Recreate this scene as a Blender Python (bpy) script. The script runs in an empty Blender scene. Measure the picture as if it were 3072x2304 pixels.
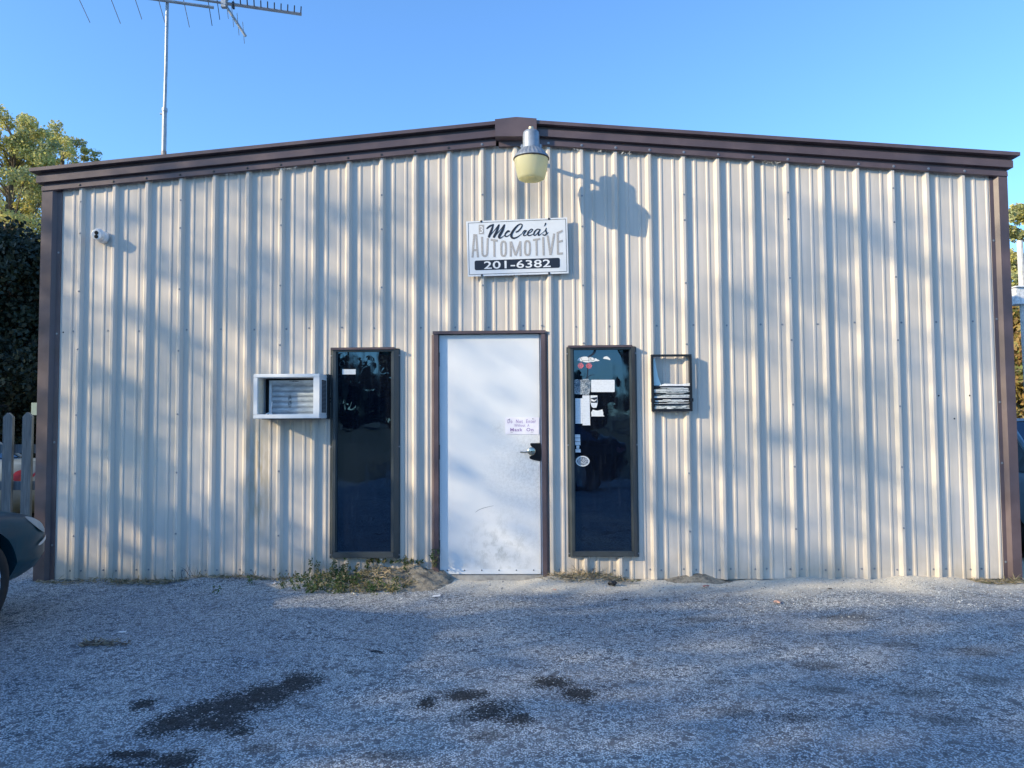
import bpy, bmesh, math, random
import numpy as np
from mathutils import Vector, Matrix
rad = math.radians
random.seed(7); rng = np.random.default_rng(11)
sc = bpy.context.scene
COL = sc.collection

# ---------------------------------------------------------------- camera
CP = Vector((0.0, -6.8377, 1.3894)); YAW, PIT, ROL, FPX = -0.0277, 0.0486, -0.0066, 2307.0
_f = Vector((math.sin(YAW)*math.cos(PIT), math.cos(YAW)*math.cos(PIT), math.sin(PIT)))
_r0 = Vector((math.cos(YAW), -math.sin(YAW), 0)); _u0 = _r0.cross(_f)
_r = _r0*math.cos(ROL)+_u0*math.sin(ROL); _u = -_r0*math.sin(ROL)+_u0*math.cos(ROL)
cam = bpy.data.objects.new('camera', bpy.data.cameras.new('camera')); COL.objects.link(cam)
m = Matrix.Identity(4)
for i in range(3):
    m[i][0] = _r[i]; m[i][1] = _u[i]; m[i][2] = -_f[i]; m[i][3] = CP[i]
cam.matrix_world = m
cam.data.sensor_fit = 'HORIZONTAL'; cam.data.sensor_width = 36; cam.data.lens = FPX/3072*36
cam.data.clip_start = 0.05; cam.data.clip_end = 2000
sc.camera = cam
# ---------------------------------------------------------------- light
SUN = Vector((-2.1, -1.0, 0.9)).normalized()
ELEV = math.asin(SUN.z); AZ = math.atan2(SUN.x, SUN.y)
w = bpy.data.worlds.new('World'); sc.world = w; w.use_nodes = True
nt = w.node_tree; nt.nodes.clear()
sky = nt.nodes.new('ShaderNodeTexSky'); sky.sky_type = 'NISHITA'; sky.sun_disc = False
sky.sun_elevation = ELEV; sky.sun_rotation = AZ
sky.altitude = 0; sky.air_density = 1.0; sky.dust_density = 0.7; sky.ozone_density = 4.0
bg = nt.nodes.new('ShaderNodeBackground'); bg.inputs[1].default_value = 0.15
out = nt.nodes.new('ShaderNodeOutputWorld')
gain = nt.nodes.new('ShaderNodeMix'); gain.data_type = 'RGBA'; gain.blend_type = 'MULTIPLY'; gain.inputs[0].default_value = 1
gain.inputs[7].default_value = (.80, 1.05, 1.24, 1)
nt.links.new(sky.outputs[0], gain.inputs[6]); nt.links.new(gain.outputs[2], bg.inputs[0]); nt.links.new(bg.outputs[0], out.inputs[0])
sun = bpy.data.objects.new('sun', bpy.data.lights.new('sun', 'SUN')); COL.objects.link(sun)
sun.data.energy = 3.05; sun.data.angle = rad(0.53); sun.data.color = (1.0, 0.82, 0.53)
sun.rotation_euler = (-SUN).to_track_quat('-Z', 'Y').to_euler()
sc.view_settings.view_transform = 'Standard'; sc.view_settings.look = 'None'
sc.view_settings.exposure = 0.97; sc.view_settings.gamma = 1.0

# ---------------------------------------------------------------- picture -> place helpers
def ray(px, py): return _f+_r*((px-1536)/FPX)-_u*((py-1152)/FPX)
def W(px, py, y=0.0):
    d = ray(px, py); q = CP+d*((y-CP.y)/d.y); return (q.x, q.y, q.z)
def G(px, py, z=0.0):
    d = ray(px, py); q = CP+d*((z-CP.z)/d.z); return (q.x, q.y, q.z)

# ---------------------------------------------------------------- materials
class NB:
    def __init__(s, name):
        s.m = bpy.data.materials.new(name); s.m.use_nodes = True; s.t = s.m.node_tree; s.t.nodes.clear()
        s.o = s.t.nodes.new('ShaderNodeOutputMaterial'); s.b = s.t.nodes.new('ShaderNodeBsdfPrincipled')
        s.t.links.new(s.b.outputs[0], s.o.inputs[0]); s._c = None
    def co(s):
        if not s._c:
            s._c = s.t.nodes.new('ShaderNodeTexCoord').outputs['Object']
        return s._c
    def n(s, ty, **k):
        x = s.t.nodes.new(ty)
        for a, b in k.items(): setattr(x, a, b)
        return x
    def L(s, a, b): s.t.links.new(a, b)
    def mapped(s, scale=(1,1,1), rot=(0,0,0)):
        mp = s.n('ShaderNodeMapping'); mp.inputs['Scale'].default_value = scale; mp.inputs['Rotation'].default_value = rot
        s.L(s.co(), mp.inputs[0]); return mp.outputs[0]
    def noise(s, scale, detail=4, vec=None, rough=.55, dist=0):
        x = s.n('ShaderNodeTexNoise'); x.inputs['Scale'].default_value = scale; x.inputs['Detail'].default_value = detail
        x.inputs['Roughness'].default_value = rough; x.inputs['Distortion'].default_value = dist
        s.L(vec or s.co(), x.inputs['Vector']); return x.outputs['Fac']
    def voro(s, scale, vec=None, out='Distance', rnd=1):
        x = s.n('ShaderNodeTexVoronoi'); x.inputs['Scale'].default_value = scale; x.inputs['Randomness'].default_value = rnd
        s.L(vec or s.co(), x.inputs['Vector']); return x.outputs[out]
    def ramp(s, f, a, b, ca=(0,0,0,1), cb=(1,1,1,1)):
        x = s.n('ShaderNodeValToRGB'); e = x.color_ramp.elements
        e[0].position = a; e[1].position = b
        e[0].color = ca if len(ca) == 4 else (*ca, 1); e[1].color = cb if len(cb) == 4 else (*cb, 1)
        s.L(f, x.inputs[0]); return x.outputs[0]
    def math(s, op, a, b=None, c=None, clamp=False):
        x = s.n('ShaderNodeMath', operation=op, use_clamp=clamp)
        for i, v in enumerate((a, b, c)):
            if v is None: continue
            if isinstance(v, (int, float)): x.inputs[i].default_value = v
            else: s.L(v, x.inputs[i])
        return x.outputs[0]
    def mix(s, f, a, b, mode='MIX'):
        x = s.n('ShaderNodeMix', data_type='RGBA', blend_type=mode)
        for i, v in ((0, f), (6, a), (7, b)):
            if isinstance(v, (int, float)): x.inputs[i].default_value = v
            elif isinstance(v, tuple): x.inputs[i].default_value = v if len(v) == 4 else (*v, 1)
            else: s.L(v, x.inputs[i])
        return x.outputs[2]
    def set(s, **k):
        nm = {'color': 'Base Color', 'rough': 'Roughness', 'metal': 'Metallic', 'ior': 'IOR', 'trans': 'Transmission Weight',
              'spec': 'Specular IOR Level', 'coat': 'Coat Weight', 'sub': 'Subsurface Weight', 'alpha': 'Alpha', 'emit': 'Emission Color', 'estr': 'Emission Strength'}
        for a, v in k.items():
            i = s.b.inputs[nm[a]]
            if isinstance(v, (int, float)): i.default_value = v
            elif isinstance(v, tuple): i.default_value = v if len(v) == 4 else (*v, 1)
            else: s.L(v, i)
        return s
    def bump(s, h, dist=.01, strength=1.0):
        x = s.n('ShaderNodeBump'); x.inputs['Distance'].default_value = dist; x.inputs['Strength'].default_value = strength
        s.L(h, x.inputs['Height']); s.L(x.outputs[0], s.b.inputs['Normal']); return s
    def xyz(s):
        x = s.n('ShaderNodeSeparateXYZ'); s.L(s.co(), x.inputs[0]); return x.outputs
def simple(name, c, rough=.5, metal=0, var=.12, scale=8, bump=0, **k):
    b = NB(name)
    lo = tuple(v*(1-var) for v in c); hi = tuple(min(1, v*(1+var)) for v in c)
    b.set(color=b.mix(b.ramp(b.noise(scale, 5), .3, .7), lo, hi), rough=rough, metal=metal, **k)
    if bump: b.bump(b.noise(scale*3, 4), bump)
    return b.m
def flat2(name, pts_fn): pass

def mat_siding():
    b = NB('beige_painted_siding')
    X, Y, Z = b.xyz()
    big = b.ramp(b.noise(.9, 3), .35, .7)
    c = b.mix(big, (.62, .555, .485), (.675, .61, .545))
    # chalky vertical streaks
    st = b.ramp(b.noise(3.0, 5, b.mapped((7, 7, .35))), .42, .75)
    c = b.mix(b.math('MULTIPLY', st, .5), c, (.46, .43, .37))
    # splash dirt rising from the ground
    h = b.math('SUBTRACT', 1.0, b.math('DIVIDE', Z, .42), clamp=True)
    dn = b.math('MULTIPLY', b.math('POWER', h, 1.6), b.ramp(b.noise(5, 6), .3, .65))
    c = b.mix(b.math('MULTIPLY', dn, .55), c, (.30, .25, .17))
    # drip stain below the left edge of the cooling unit
    gx = b.math('SUBTRACT', 1.0, b.math('MULTIPLY', b.math('ABSOLUTE', b.math('ADD', X, 2.46)), 5.5), clamp=True)
    gz = b.math('MULTIPLY', b.ramp(Z, 0.0, .5), b.math('SUBTRACT', 1.0, b.math('DIVIDE', b.math('ABSOLUTE', b.math('SUBTRACT', Z, .95)), .95), clamp=True))
    rs = b.math('MULTIPLY', b.math('MULTIPLY', gx, gz), b.ramp(b.noise(9, 5, b.mapped((3, 3, .6))), .35, .6))
    c = b.mix(b.math('MULTIPLY', rs, .8), c, (.34, .26, .13))
    b.set(color=c, rough=b.math('ADD', .44, b.math('MULTIPLY', big, .12)), spec=.32)
    b.bump(b.math('ADD', b.noise(2.2, 2, b.mapped((1.5, 1.5, .5))), b.math('MULTIPLY', b.noise(60, 2), .01)), .016, .8)
    return b.m
def mat_bronze(name='dark_bronze_trim', c=(.092, .066, .072), rough=.38):
    b = NB(name)
    d = b.ramp(b.noise(4, 6), .45, .72)
    b.set(color=b.mix(b.math('MULTIPLY', d, .5), c, tuple(v*1.7+.01 for v in c)), rough=b.math('ADD', rough, b.math('MULTIPLY', d, .15)), spec=.45)
    b.bump(b.noise(1.6, 2), .006, .5)
    return b.m
def mat_door():
    b = NB('scuffed_white_door_paint'); X, Y, Z = b.xyz()
    c = (.78, .79, .80)
    def blob(x, z, rx, rz):
        dx = b.math('DIVIDE', b.math('SUBTRACT', X, x), rx); dz = b.math('DIVIDE', b.math('SUBTRACT', Z, z), rz)
        r = b.math('SQRT', b.math('ADD', b.math('MULTIPLY', dx, dx), b.math('MULTIPLY', dz, dz)))
        return b.math('SUBTRACT', 1.0, r, clamp=True)
    grime = b.ramp(b.noise(38, 8, rough=.8), .42, .68)
    m1 = b.math('ADD', blob(-.10, .95, .42, .5), b.math('MULTIPLY', blob(-.04, 1.10, .17, .22), .8))
    m1 = b.math('ADD', m1, b.math('MULTIPLY', blob(-.31, 1.33, .1, .09), .8))
    m1 = b.math('ADD', m1, b.math('MULTIPLY', blob(.05, .9, .09, .9), .5), clamp=True)
    c = b.mix(b.math('MULTIPLY', b.math('MULTIPLY', m1, grime), .55), c, (.33, .34, .33))
    # boot scuffs near the bottom: thin curved marks
    wv = b.n('ShaderNodeTexWave', wave_type='RINGS', rings_direction='Y'); wv.inputs['Scale'].default_value = 7
    wv.inputs['Distortion'].default_value = 9; wv.inputs['Detail'].default_value = 4; wv.inputs['Detail Scale'].default_value = 2.2
    b.L(b.mapped((3.2, 1, 1.3), (0, .6, 0)), wv.inputs['Vector'])
    ln = b.ramp(wv.outputs['Fac'], .05, .0)
    m2 = b.math('MULTIPLY', b.math('MULTIPLY', ln, blob(-.3, .25, .42, .42)), b.ramp(b.noise(12, 3), .45, .6))
    c = b.mix(b.math('MULTIPLY', m2, .45), c, (.26, .28, .26))
    fz = b.math('SUBTRACT', 1.0, b.math('DIVIDE', b.math('SUBTRACT', Z, .05), .3), clamp=True)
    c = b.mix(b.math('MULTIPLY', b.math('MULTIPLY', fz, b.ramp(b.noise(14, 6), .35, .7)), .3), c, (.45, .43, .36))
    b.set(color=c, rough=.33)
    b.bump(b.noise(2.2, 2), .012, .6)
    return b.m
def mat_glass():
    b = NB('tinted_reflective_pane')
    b.set(color=b.mix(b.math('MULTIPLY', b.ramp(b.noise(5, 7, b.mapped((9, 9, .7)), rough=.7), .52, .8), .35), (.004, .006, .012), (.05, .06, .075)), rough=b.math('MULTIPLY', b.ramp(b.noise(7, 6, b.mapped((3, 3, .5))), .45, .8), .12), ior=2.05)
    b.b.inputs['Specular Tint'].default_value = (.42, .72, 1.0, 1)
    b.bump(b.math('ADD', b.noise(1.7, 1), b.math('MULTIPLY', b.noise(7, 1), .10)), .010, .5)
    return b.m
def mat_ground():
    b = NB('chip_seal_and_soil'); X, Y, Z = b.xyz()
    v1 = b.n('ShaderNodeTexVoronoi'); v1.inputs['Scale'].default_value = 118; b.L(b.mapped((1, 1, .01)), v1.inputs['Vector'])
    sp = b.n('ShaderNodeSeparateColor'); b.L(v1.outputs['Color'], sp.inputs[0])
    v2 = b.n('ShaderNodeTexVoronoi'); v2.inputs['Scale'].default_value = 41; b.L(b.mapped((1, 1, .01)), v2.inputs['Vector'])
    sp2 = b.n('ShaderNodeSeparateColor'); b.L(v2.outputs['Color'], sp2.inputs[0])
    stone = b.mix(b.math('POWER', sp.outputs[0], .85), (.07, .10, .13), (.93, .98, .98))
    stone = b.mix(b.ramp(sp2.outputs[1], .88, .93), stone, (.88, .87, .84))
    stone = b.mix(b.ramp(sp2.outputs[2], .86, .93), stone, (.09, .10, .125))
    edge = b.ramp(v1.outputs['Distance'], .40, .60)
    stone = b.mix(b.math('MULTIPLY', edge, .9), stone, (.05, .056, .07))
    big = b.ramp(b.noise(.75, 6, rough=.65), .40, .62)
    stone = b.mix(big, stone, b.mix(1.0, stone, (.58, .66, .76), 'MULTIPLY'))
    fine = b.ramp(b.noise(3.1, 6, rough=.7), .3, .75)
    stone = b.mix(b.math('MULTIPLY', fine, .34), stone, (.64, .62, .58))
    # oil stains
    def blob(x, y, rx, ry, ang=0):
        ca, sa = math.cos(ang), math.sin(ang)
        dx = b.math('SUBTRACT', X, x); dy = b.math('SUBTRACT', Y, y)
        u = b.math('DIVIDE', b.math('ADD', b.math('MULTIPLY', dx, ca), b.math('MULTIPLY', dy, sa)), rx)
        v = b.math('DIVIDE', b.math('SUBTRACT', b.math('MULTIPLY', dy, ca), b.math('MULTIPLY', dx, sa)), ry)
        return b.math('SQRT', b.math('ADD', b.math('MULTIPLY', u, u), b.math('MULTIPLY', v, v)))
    d = None
    for s in STAINS:
        e = blob(*s); d = e if d is None else b.math('MINIMUM', d, e)
    d = b.math('ADD', d, b.math('MULTIPLY', b.math('SUBTRACT', b.noise(7, 8, rough=.8), .5), 2.1))
    d = b.math('ADD', d, b.math('MULTIPLY', b.math('SUBTRACT', sp.outputs[1], .5), .75))
    d = b.math('ADD', d, b.math('MULTIPLY', b.math('SUBTRACT', b.noise(2.2, 3), .5), 1.1))
    st = b.ramp(d, .70, 1.28, (1, 1, 1), (0, 0, 0))
    stone = b.mix(b.math('MULTIPLY', st, .95), stone, b.mix(1.0, stone, (.05, .053, .058), 'MULTIPLY'))
    d = None
    for s in FAINT:
        e = blob(*s); d = e if d is None else b.math('MINIMUM', d, e)
    d = b.math('ADD', d, b.math('MULTIPLY', b.math('SUBTRACT', b.noise(4, 7, rough=.75), .5), 1.6))
    st = b.ramp(d, .5, 1.3, (1, 1, 1), (0, 0, 0))
    stone = b.mix(b.math('MULTIPLY', st, .62), stone, b.mix(1.0, stone, (.28, .26, .25), 'MULTIPLY'))
    # sand washed against the wall, paled and widened to brighten the sunlit strip
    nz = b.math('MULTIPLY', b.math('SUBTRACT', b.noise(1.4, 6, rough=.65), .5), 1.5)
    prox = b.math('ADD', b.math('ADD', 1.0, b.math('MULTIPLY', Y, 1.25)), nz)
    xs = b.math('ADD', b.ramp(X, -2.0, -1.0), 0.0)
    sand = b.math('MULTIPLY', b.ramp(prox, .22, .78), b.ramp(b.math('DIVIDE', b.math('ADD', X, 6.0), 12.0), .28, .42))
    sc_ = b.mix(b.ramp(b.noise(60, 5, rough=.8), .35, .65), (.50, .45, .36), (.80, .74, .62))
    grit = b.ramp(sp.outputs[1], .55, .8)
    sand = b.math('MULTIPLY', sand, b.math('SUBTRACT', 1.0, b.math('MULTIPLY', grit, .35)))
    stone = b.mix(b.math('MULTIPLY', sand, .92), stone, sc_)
    # beyond the lot: leaf litter and dry grass
    gr = b.mix(b.ramp(b.noise(9, 8, rough=.75), .35, .68), (.035, .05, .022), (.13, .11, .06))
    gr = b.mix(b.math('MULTIPLY', b.ramp(b.noise(25, 4), .6, .68), b.ramp(Y, 0, 1)), gr, (.38, .28, .16))
    ed = b.math('ADD', b.math('MAXIMUM', b.math('SUBTRACT', Y, .7), b.math('SUBTRACT', -13.0, Y)), b.math('MULTIPLY', b.noise(.8, 5), .8))
    gm = b.ramp(b.math('DIVIDE', ed, 2.0), .25, .5)
    col = b.mix(gm, stone, gr)
    b.set(color=col, rough=.78, spec=.35)
    hh = b.math('ADD', b.math('MULTIPLY', b.math('SUBTRACT', 1.0, v1.outputs['Distance']), .8), b.math('MULTIPLY', sp.outputs[2], .5))
    hh = b.math('MULTIPLY', hh, b.math('SUBTRACT', 1.0, b.math('MULTIPLY', sand, .8)))
    b.bump(hh, .009, .85)
    return b.m
def _px(l):
    o = []
    for px, py, rx, ry in l:
        x, y, _ = G(px, py); d = y-CP.y; o.append((x, y, rx/FPX*d, ry*d*d/(FPX*CP.z)))
    return o
STAINS = _px([(885,2040,70,40),(800,2070,85,44),(700,2105,90,48),(600,2125,80,42),(520,2165,85,38),(650,2160,95,34),(720,2190,45,18),(425,2108,48,20),(290,2292,110,22),(520,2268,90,34),(400,2250,110,16),
  (1282,2105,32,22),(1395,2082,75,20),(1480,2125,88,34),(1560,2150,50,20),(1655,2038,75,20),(1735,2072,60,24)])
FAINT = _px([(910,2108,36,14),(780,2235,60,16),(1180,2250,120,20),(2450,1985,90,16),(2920,1950,90,20),(2960,2040,80,22),(2750,2070,110,16),(2480,2060,90,16),(2150,2040,50,10),(2200,2130,70,18),(1460,2200,80,20),
  (2550,1845,110,12),(1060,2010,30,9),(2700,1930,70,10),(2400,2150,90,16),(1380,2150,60,16),(2850,2150,120,20),(2100,1850,80,9)])

M = {}
def leaf(name, cols, rough=.6, trans=.25):
    b = NB(name)
    f = b.noise(1.1, 3); g = b.noise(14, 2)
    c = b.mix(b.ramp(f, .38, .62), cols[0], cols[1]); c = b.mix(b.ramp(g, .5, .7), c, cols[2])
    b.set(color=c, rough=rough, spec=.3)
    tr = b.n('ShaderNodeBsdfTranslucent'); b.L(c, tr.inputs[0])
    mx = b.n('ShaderNodeMixShader'); mx.inputs[0].default_value = trans
    b.L(b.b.outputs[0], mx.inputs[1]); b.L(tr.outputs[0], mx.inputs[2]); b.L(mx.outputs[0], b.o.inputs[0])
    return b.m
M['siding'] = mat_siding(); M['bronze'] = mat_bronze(); M['frame'] = mat_bronze('dark_window_frame', (.045, .054, .058), .38)
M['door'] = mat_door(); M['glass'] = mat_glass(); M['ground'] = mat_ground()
M['galv'] = simple('galvanised_metal', (.30, .33, .36), .5, .5, .2, 14)
M['screw'] = simple('screw_heads', (.27, .28, .30), .38, .5)
M['darkscrew'] = simple('dark_fasteners', (.03, .03, .035), .5)
M['roof'] = simple('roof_sheet', (.42, .42, .41), .45, .3)
M['white'] = simple('white_painted_metal', (.74, .76, .78), .4, 0, .06, 6)
M['whiteplastic'] = simple('white_plastic', (.78, .79, .80), .28, 0, .04, 6)
M['black'] = simple('black_plastic', (.012, .012, .014), .35)
M['void'] = simple('dark_cavity', (.008, .008, .01), .8)
M['ink'] = simple('dark_ink', (.012, .016, .03), .45)
M['paper'] = simple('white_paper', (.80, .80, .78), .7, 0, .05, 20)
M['rubber'] = simple('tyre_rubber', (.012, .012, .013), .75, 0, .3, 30)
M['chrome'] = simple('bright_alloy', (.6, .6, .62), .22, .9)
M['rust'] = simple('rusty_steel', (.28, .13, .06), .8, .1, .5, 25, .004)
M['bark'] = simple('bark', (.13, .10, .075), .9, 0, .4, 12, .02)
M['wood'] = NB('weathered_grey_wood')
_b = M['wood']; _g = _b.ramp(_b.noise(6, 6, _b.mapped((9, 9, .6)), dist=.6), .3, .72)
_b.set(color=_b.mix(_g, (.045, .07, .095), (.125, .165, .20)), rough=.85).bump(_g, .004); M['wood'] = _b.m

# ---------------------------------------------------------------- mesh helpers
def props(o, label=None, cat=None, group=None, kind=None):
    if label: o['label'] = label
    if cat: o['category'] = cat
    if group: o['group'] = group
    if kind: o['kind'] = kind
    return o
def mesh(name, verts, faces, mats, parent=None, smooth=False, mi=None, **k):
    me = bpy.data.meshes.new(name); me.from_pydata([tuple(v) for v in verts], [], faces); me.update()
    for mt in (mats if isinstance(mats, (list, tuple)) else [mats]): me.materials.append(mt)
    if mi is not None: me.polygons.foreach_set('material_index', mi)
    if smooth: me.polygons.foreach_set('use_smooth', [True]*len(me.polygons))
    o = bpy.data.objects.new(name, me); COL.objects.link(o)
    if parent: o.parent = parent
    return props(o, **k)
def empty(name, loc=(0,0,0), **k):
    o = bpy.data.objects.new(name, None); COL.objects.link(o); o.location = (0,0,0)
    o.empty_display_size = .2
    return props(o, **k)
class MB:
    """gathers shapes, then links them as one mesh object"""
    def __init__(s): s.v = []; s.f = []; s.m = []
    def add(s, v, f, mi=0):
        k = len(s.v); s.v += [tuple(a) for a in v]; s.f += [tuple(i+k for i in q) for q in f]; s.m += [mi]*len(f); return s
    def box(s, a, b, mi=0, bev=0):
        x0, y0, z0 = (min(a[i], b[i]) for i in range(3)); x1, y1, z1 = (max(a[i], b[i]) for i in range(3))
        if bev:
            bm = bmesh.new(); bmesh.ops.create_cube(bm, size=1)
            for q in bm.verts: q.co = Vector(((x0+x1)/2+q.co.x*(x1-x0), (y0+y1)/2+q.co.y*(y1-y0), (z0+z1)/2+q.co.z*(z1-z0)))
            bmesh.ops.bevel(bm, geom=bm.edges[:], offset=bev, segments=2, affect='EDGES')
            bm.verts.index_update()
            s.add([q.co[:] for q in bm.verts], [[q.index for q in f.verts] for f in bm.faces], mi); bm.free(); return s
        v = [(x0,y0,z0),(x1,y0,z0),(x1,y1,z0),(x0,y1,z0),(x0,y0,z1),(x1,y0,z1),(x1,y1,z1),(x0,y1,z1)]
        return s.add(v, [(0,3,2,1),(4,5,6,7),(0,1,5,4),(1,2,6,5),(2,3,7,6),(3,0,4,7)], mi)
    def tube(s, pts, r, n=8, mi=0, cap=True):
        pts = [Vector(p) for p in pts]; rs = r if isinstance(r, (list, tuple)) else [r]*len(pts)
        v = []; f = []; prev = None
        for i, p in enumerate(pts):
            t = (pts[min(i+1, len(pts)-1)]-pts[max(i-1, 0)]).normalized()
            a = prev if prev is not None else (Vector((0,0,1)) if abs(t.z) < .9 else Vector((1,0,0)))
            e1 = (a-t*a.dot(t)).normalized(); e2 = t.cross(e1); prev = e1
            for j in range(n):
                q = 2*math.pi*j/n; v.append(p+(e1*math.cos(q)+e2*math.sin(q))*rs[i])
        for i in range(len(pts)-1):
            for j in range(n):
                a = i*n+j; b_ = i*n+(j+1) % n; f.append((a, b_, b_+n, a+n))
        if cap: f.append(tuple(range(n))[::-1]); f.append(tuple(range((len(pts)-1)*n, len(pts)*n)))
        return s.add(v, f, mi)
    def lathe(s, c, axis, prof, n=24, mi=0, capa=False, capb=False):
        """prof: (distance along axis, radius)"""
        c = Vector(c); ax = Vector(axis).normalized(); a = Vector((0,0,1)) if abs(ax.z) < .9 else Vector((1,0,0))
        e1 = (a-ax*a.dot(ax)).normalized(); e2 = ax.cross(e1); v = []; f = []
        for h, r in prof:
            for j in range(n):
                q = 2*math.pi*j/n; v.append(c+ax*h+(e1*math.cos(q)+e2*math.sin(q))*r)
        for i in range(len(prof)-1):
            for j in range(n):
                x = i*n+j; y = i*n+(j+1) % n; f.append((x, y, y+n, x+n))
        if capa: f.append(tuple(range(n))[::-1])
        if capb: f.append(tuple(range((len(prof)-1)*n, len(prof)*n)))
        return s.add(v, f, mi)
    def poly(s, pts, d, mi=0):
        """flat outline in x,z extruded from its y by d"""
        n = len(pts); v = [tuple(p) for p in pts]+[(p[0], p[1]+d, p[2]) for p in pts]
        f = [tuple(range(n)), tuple(range(n, 2*n))[::-1]]+[(i, i+n, (i+1) % n+n, (i+1) % n) for i in range(n)]
        return s.add(v, f, mi)
    def ico(s, c, r, mi=0, sub=1, sc3=(1,1,1)):
        bm = bmesh.new(); bmesh.ops.create_icosphere(bm, subdivisions=sub, radius=1)
        s.add([(c[0]+q.co.x*r*sc3[0], c[1]+q.co.y*r*sc3[1], c[2]+q.co.z*r*sc3[2]) for q in bm.verts], [[q.index for q in f.verts] for f in bm.faces], mi); bm.free(); return s
    def screw(s, x, y, z, r=.0062, mi=0):
        return s.lathe((x, y, z), (0,-1,0), [(-.001, r*1.5), (.0015, r*1.45), (.002, r*.95), (.0055, r*.85), (.006, r*.5)], 7, mi, capb=True)
    def build(s, name, mats, parent=None, smooth=False, **k):
        return mesh(name, s.v, s.f, mats, parent, smooth, s.m, **k)
def autosmooth(o, ang=35):
    bm = bmesh.new(); bm.from_mesh(o.data)
    for e in bm.edges:
        e.smooth = len(e.link_faces) == 2 and e.calc_face_angle(0) < rad(ang)
    for f in bm.faces: f.smooth = True
    bm.to_mesh(o.data); bm.free(); return o

# text helper --------------------------------------------------
def text_pts(s, spacing=1.0, offset=0.0, res=3):
    cu = bpy.data.curves.new('t', 'FONT'); cu.body = s; cu.size = 1; cu.space_character = spacing; cu.offset = offset; cu.resolution_u = res
    o = bpy.data.objects.new('t', cu); COL.objects.link(o)
    dg = bpy.context.evaluated_depsgraph_get(); me = bpy.data.meshes.new_from_object(o.evaluated_get(dg))
    v = np.array([q.co[:] for q in me.vertices]); f = [tuple(p.vertices) for p in me.polygons]
    bpy.data.objects.remove(o); bpy.data.curves.remove(cu); bpy.data.meshes.remove(me)
    v[:, 0] = (v[:, 0]-v[:, 0].min())/np.ptp(v[:, 0]); v[:, 1] = (v[:, 1]-v[:, 1].min())/np.ptp(v[:, 1])
    return v, f
def quad_text(mb_, s, tl, tr, br, bl_, fn, mi=0, **k):
    v, f = text_pts(s, **k); o = []
    for x, y, _ in v:
        a = [(bl_[i]*(1-x)+br[i]*x)*(1-y)+(tl[i]*(1-x)+tr[i]*x)*y for i in (0, 1)]
        o.append(fn(*a))
    mb_.add(o, f, mi)
def stroke(mb_, pts, fn, mi=0, smooth=True, step=.0, k=6):
    """pts: (x, y, width) centre line -> ribbon with round ends"""
    P = np.array(pts, float)
    if smooth and len(P) > 2:
        Q = []
        E = np.vstack([2*P[0]-P[1], P, 2*P[-1]-P[-2]])
        for i in range(1, len(E)-2):
            for t_ in np.linspace(0, 1, k, endpoint=False):
                a, b_, c_, d_ = E[i-1], E[i], E[i+1], E[i+2]
                Q.append(.5*((2*b_)+(-a+c_)*t_+(2*a-5*b_+4*c_-d_)*t_**2+(-a+3*b_-3*c_+d_)*t_**3))
        Q.append(P[-1]); P = np.array(Q)
    n = len(P); v = []; f = []
    for i in range(n):
        d = P[min(i+1, n-1), :2]-P[max(i-1, 0), :2]; d /= max(1e-6, np.hypot(*d)); nn = np.array([-d[1], d[0]])
        for s_ in (1, -1):
            q = P[i, :2]+nn*s_*P[i, 2]/2; v.append((q[0], q[1]))
    for i in range(n-1): f.append((2*i, 2*i+1, 2*i+3, 2*i+2))
    if smooth:
        for e, sg in ((0, -1), (n-1, 1)):
            d = (P[1, :2]-P[0, :2]) if e == 0 else (P[-1, :2]-P[-2, :2]); d /= np.hypot(*d); nn = np.array([-d[1], d[0]]); r = P[e, 2]/2
            b0 = len(v); ks = 5
            for j in range(ks+1):
                a = math.pi*j/ks; q = P[e, :2]+nn*r*math.cos(a)+d*sg*r*math.sin(a); v.append((q[0], q[1]))
            f.append(tuple(range(b0, b0+ks+1)))
    mb_.add([fn(a, c_, step) for a, c_ in v], f, mi)

# ---------------------------------------------------------------- ground
def axis_pts():
    a = [-400, -200, -120, -80, -50, -30, -20, -14, -10, -8]
    xs = a+list(np.arange(-6, 6.01, .06))+[-q for q in a[::-1]]
    ys = [-400, -250, -150, -100, -60, -40, -25, -16, -12, -9, -7.5, -6.5, -5.5]+list(np.arange(-4.6, .001, .05))+[.3, .7, 1.2, 2, 3.5, 6, 10, 16, 25, 40, 70, 120, 250, 600]
    return np.array(xs), np.array(ys)
def gh(x, y):
    """height of the ground"""
    near = math.exp(-(y*y)/(2*.22**2)) if -1.5 < y < 1.2 else 0
    h = .012*math.sin(x*1.3+.4)*math.sin(y*1.1)+.006*math.sin(x*4.1+y*3.3)
    h += near*(.018+.014*math.sin(x*2.3+1)+.010*math.sin(x*6.1)+.007*math.sin(x*14.3))*(1 if abs(x) < 4.6 else .3)
    fade = max(0, 1-max(0, abs(x)-6)/6)*max(0, 1-max(0, abs(y+2)-6)/6)
    return h*fade-.012
gx, gy = axis_pts(); nx, ny = len(gx), len(gy)
gv = [(x, y, gh(x, y)) for y in gy for x in gx]
gf = [(j*nx+i, j*nx+i+1, (j+1)*nx+i+1, (j+1)*nx+i) for j in range(ny-1) for i in range(nx-1)]
mesh('ground', gv, gf, M['ground'], smooth=True, kind='structure')

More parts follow.
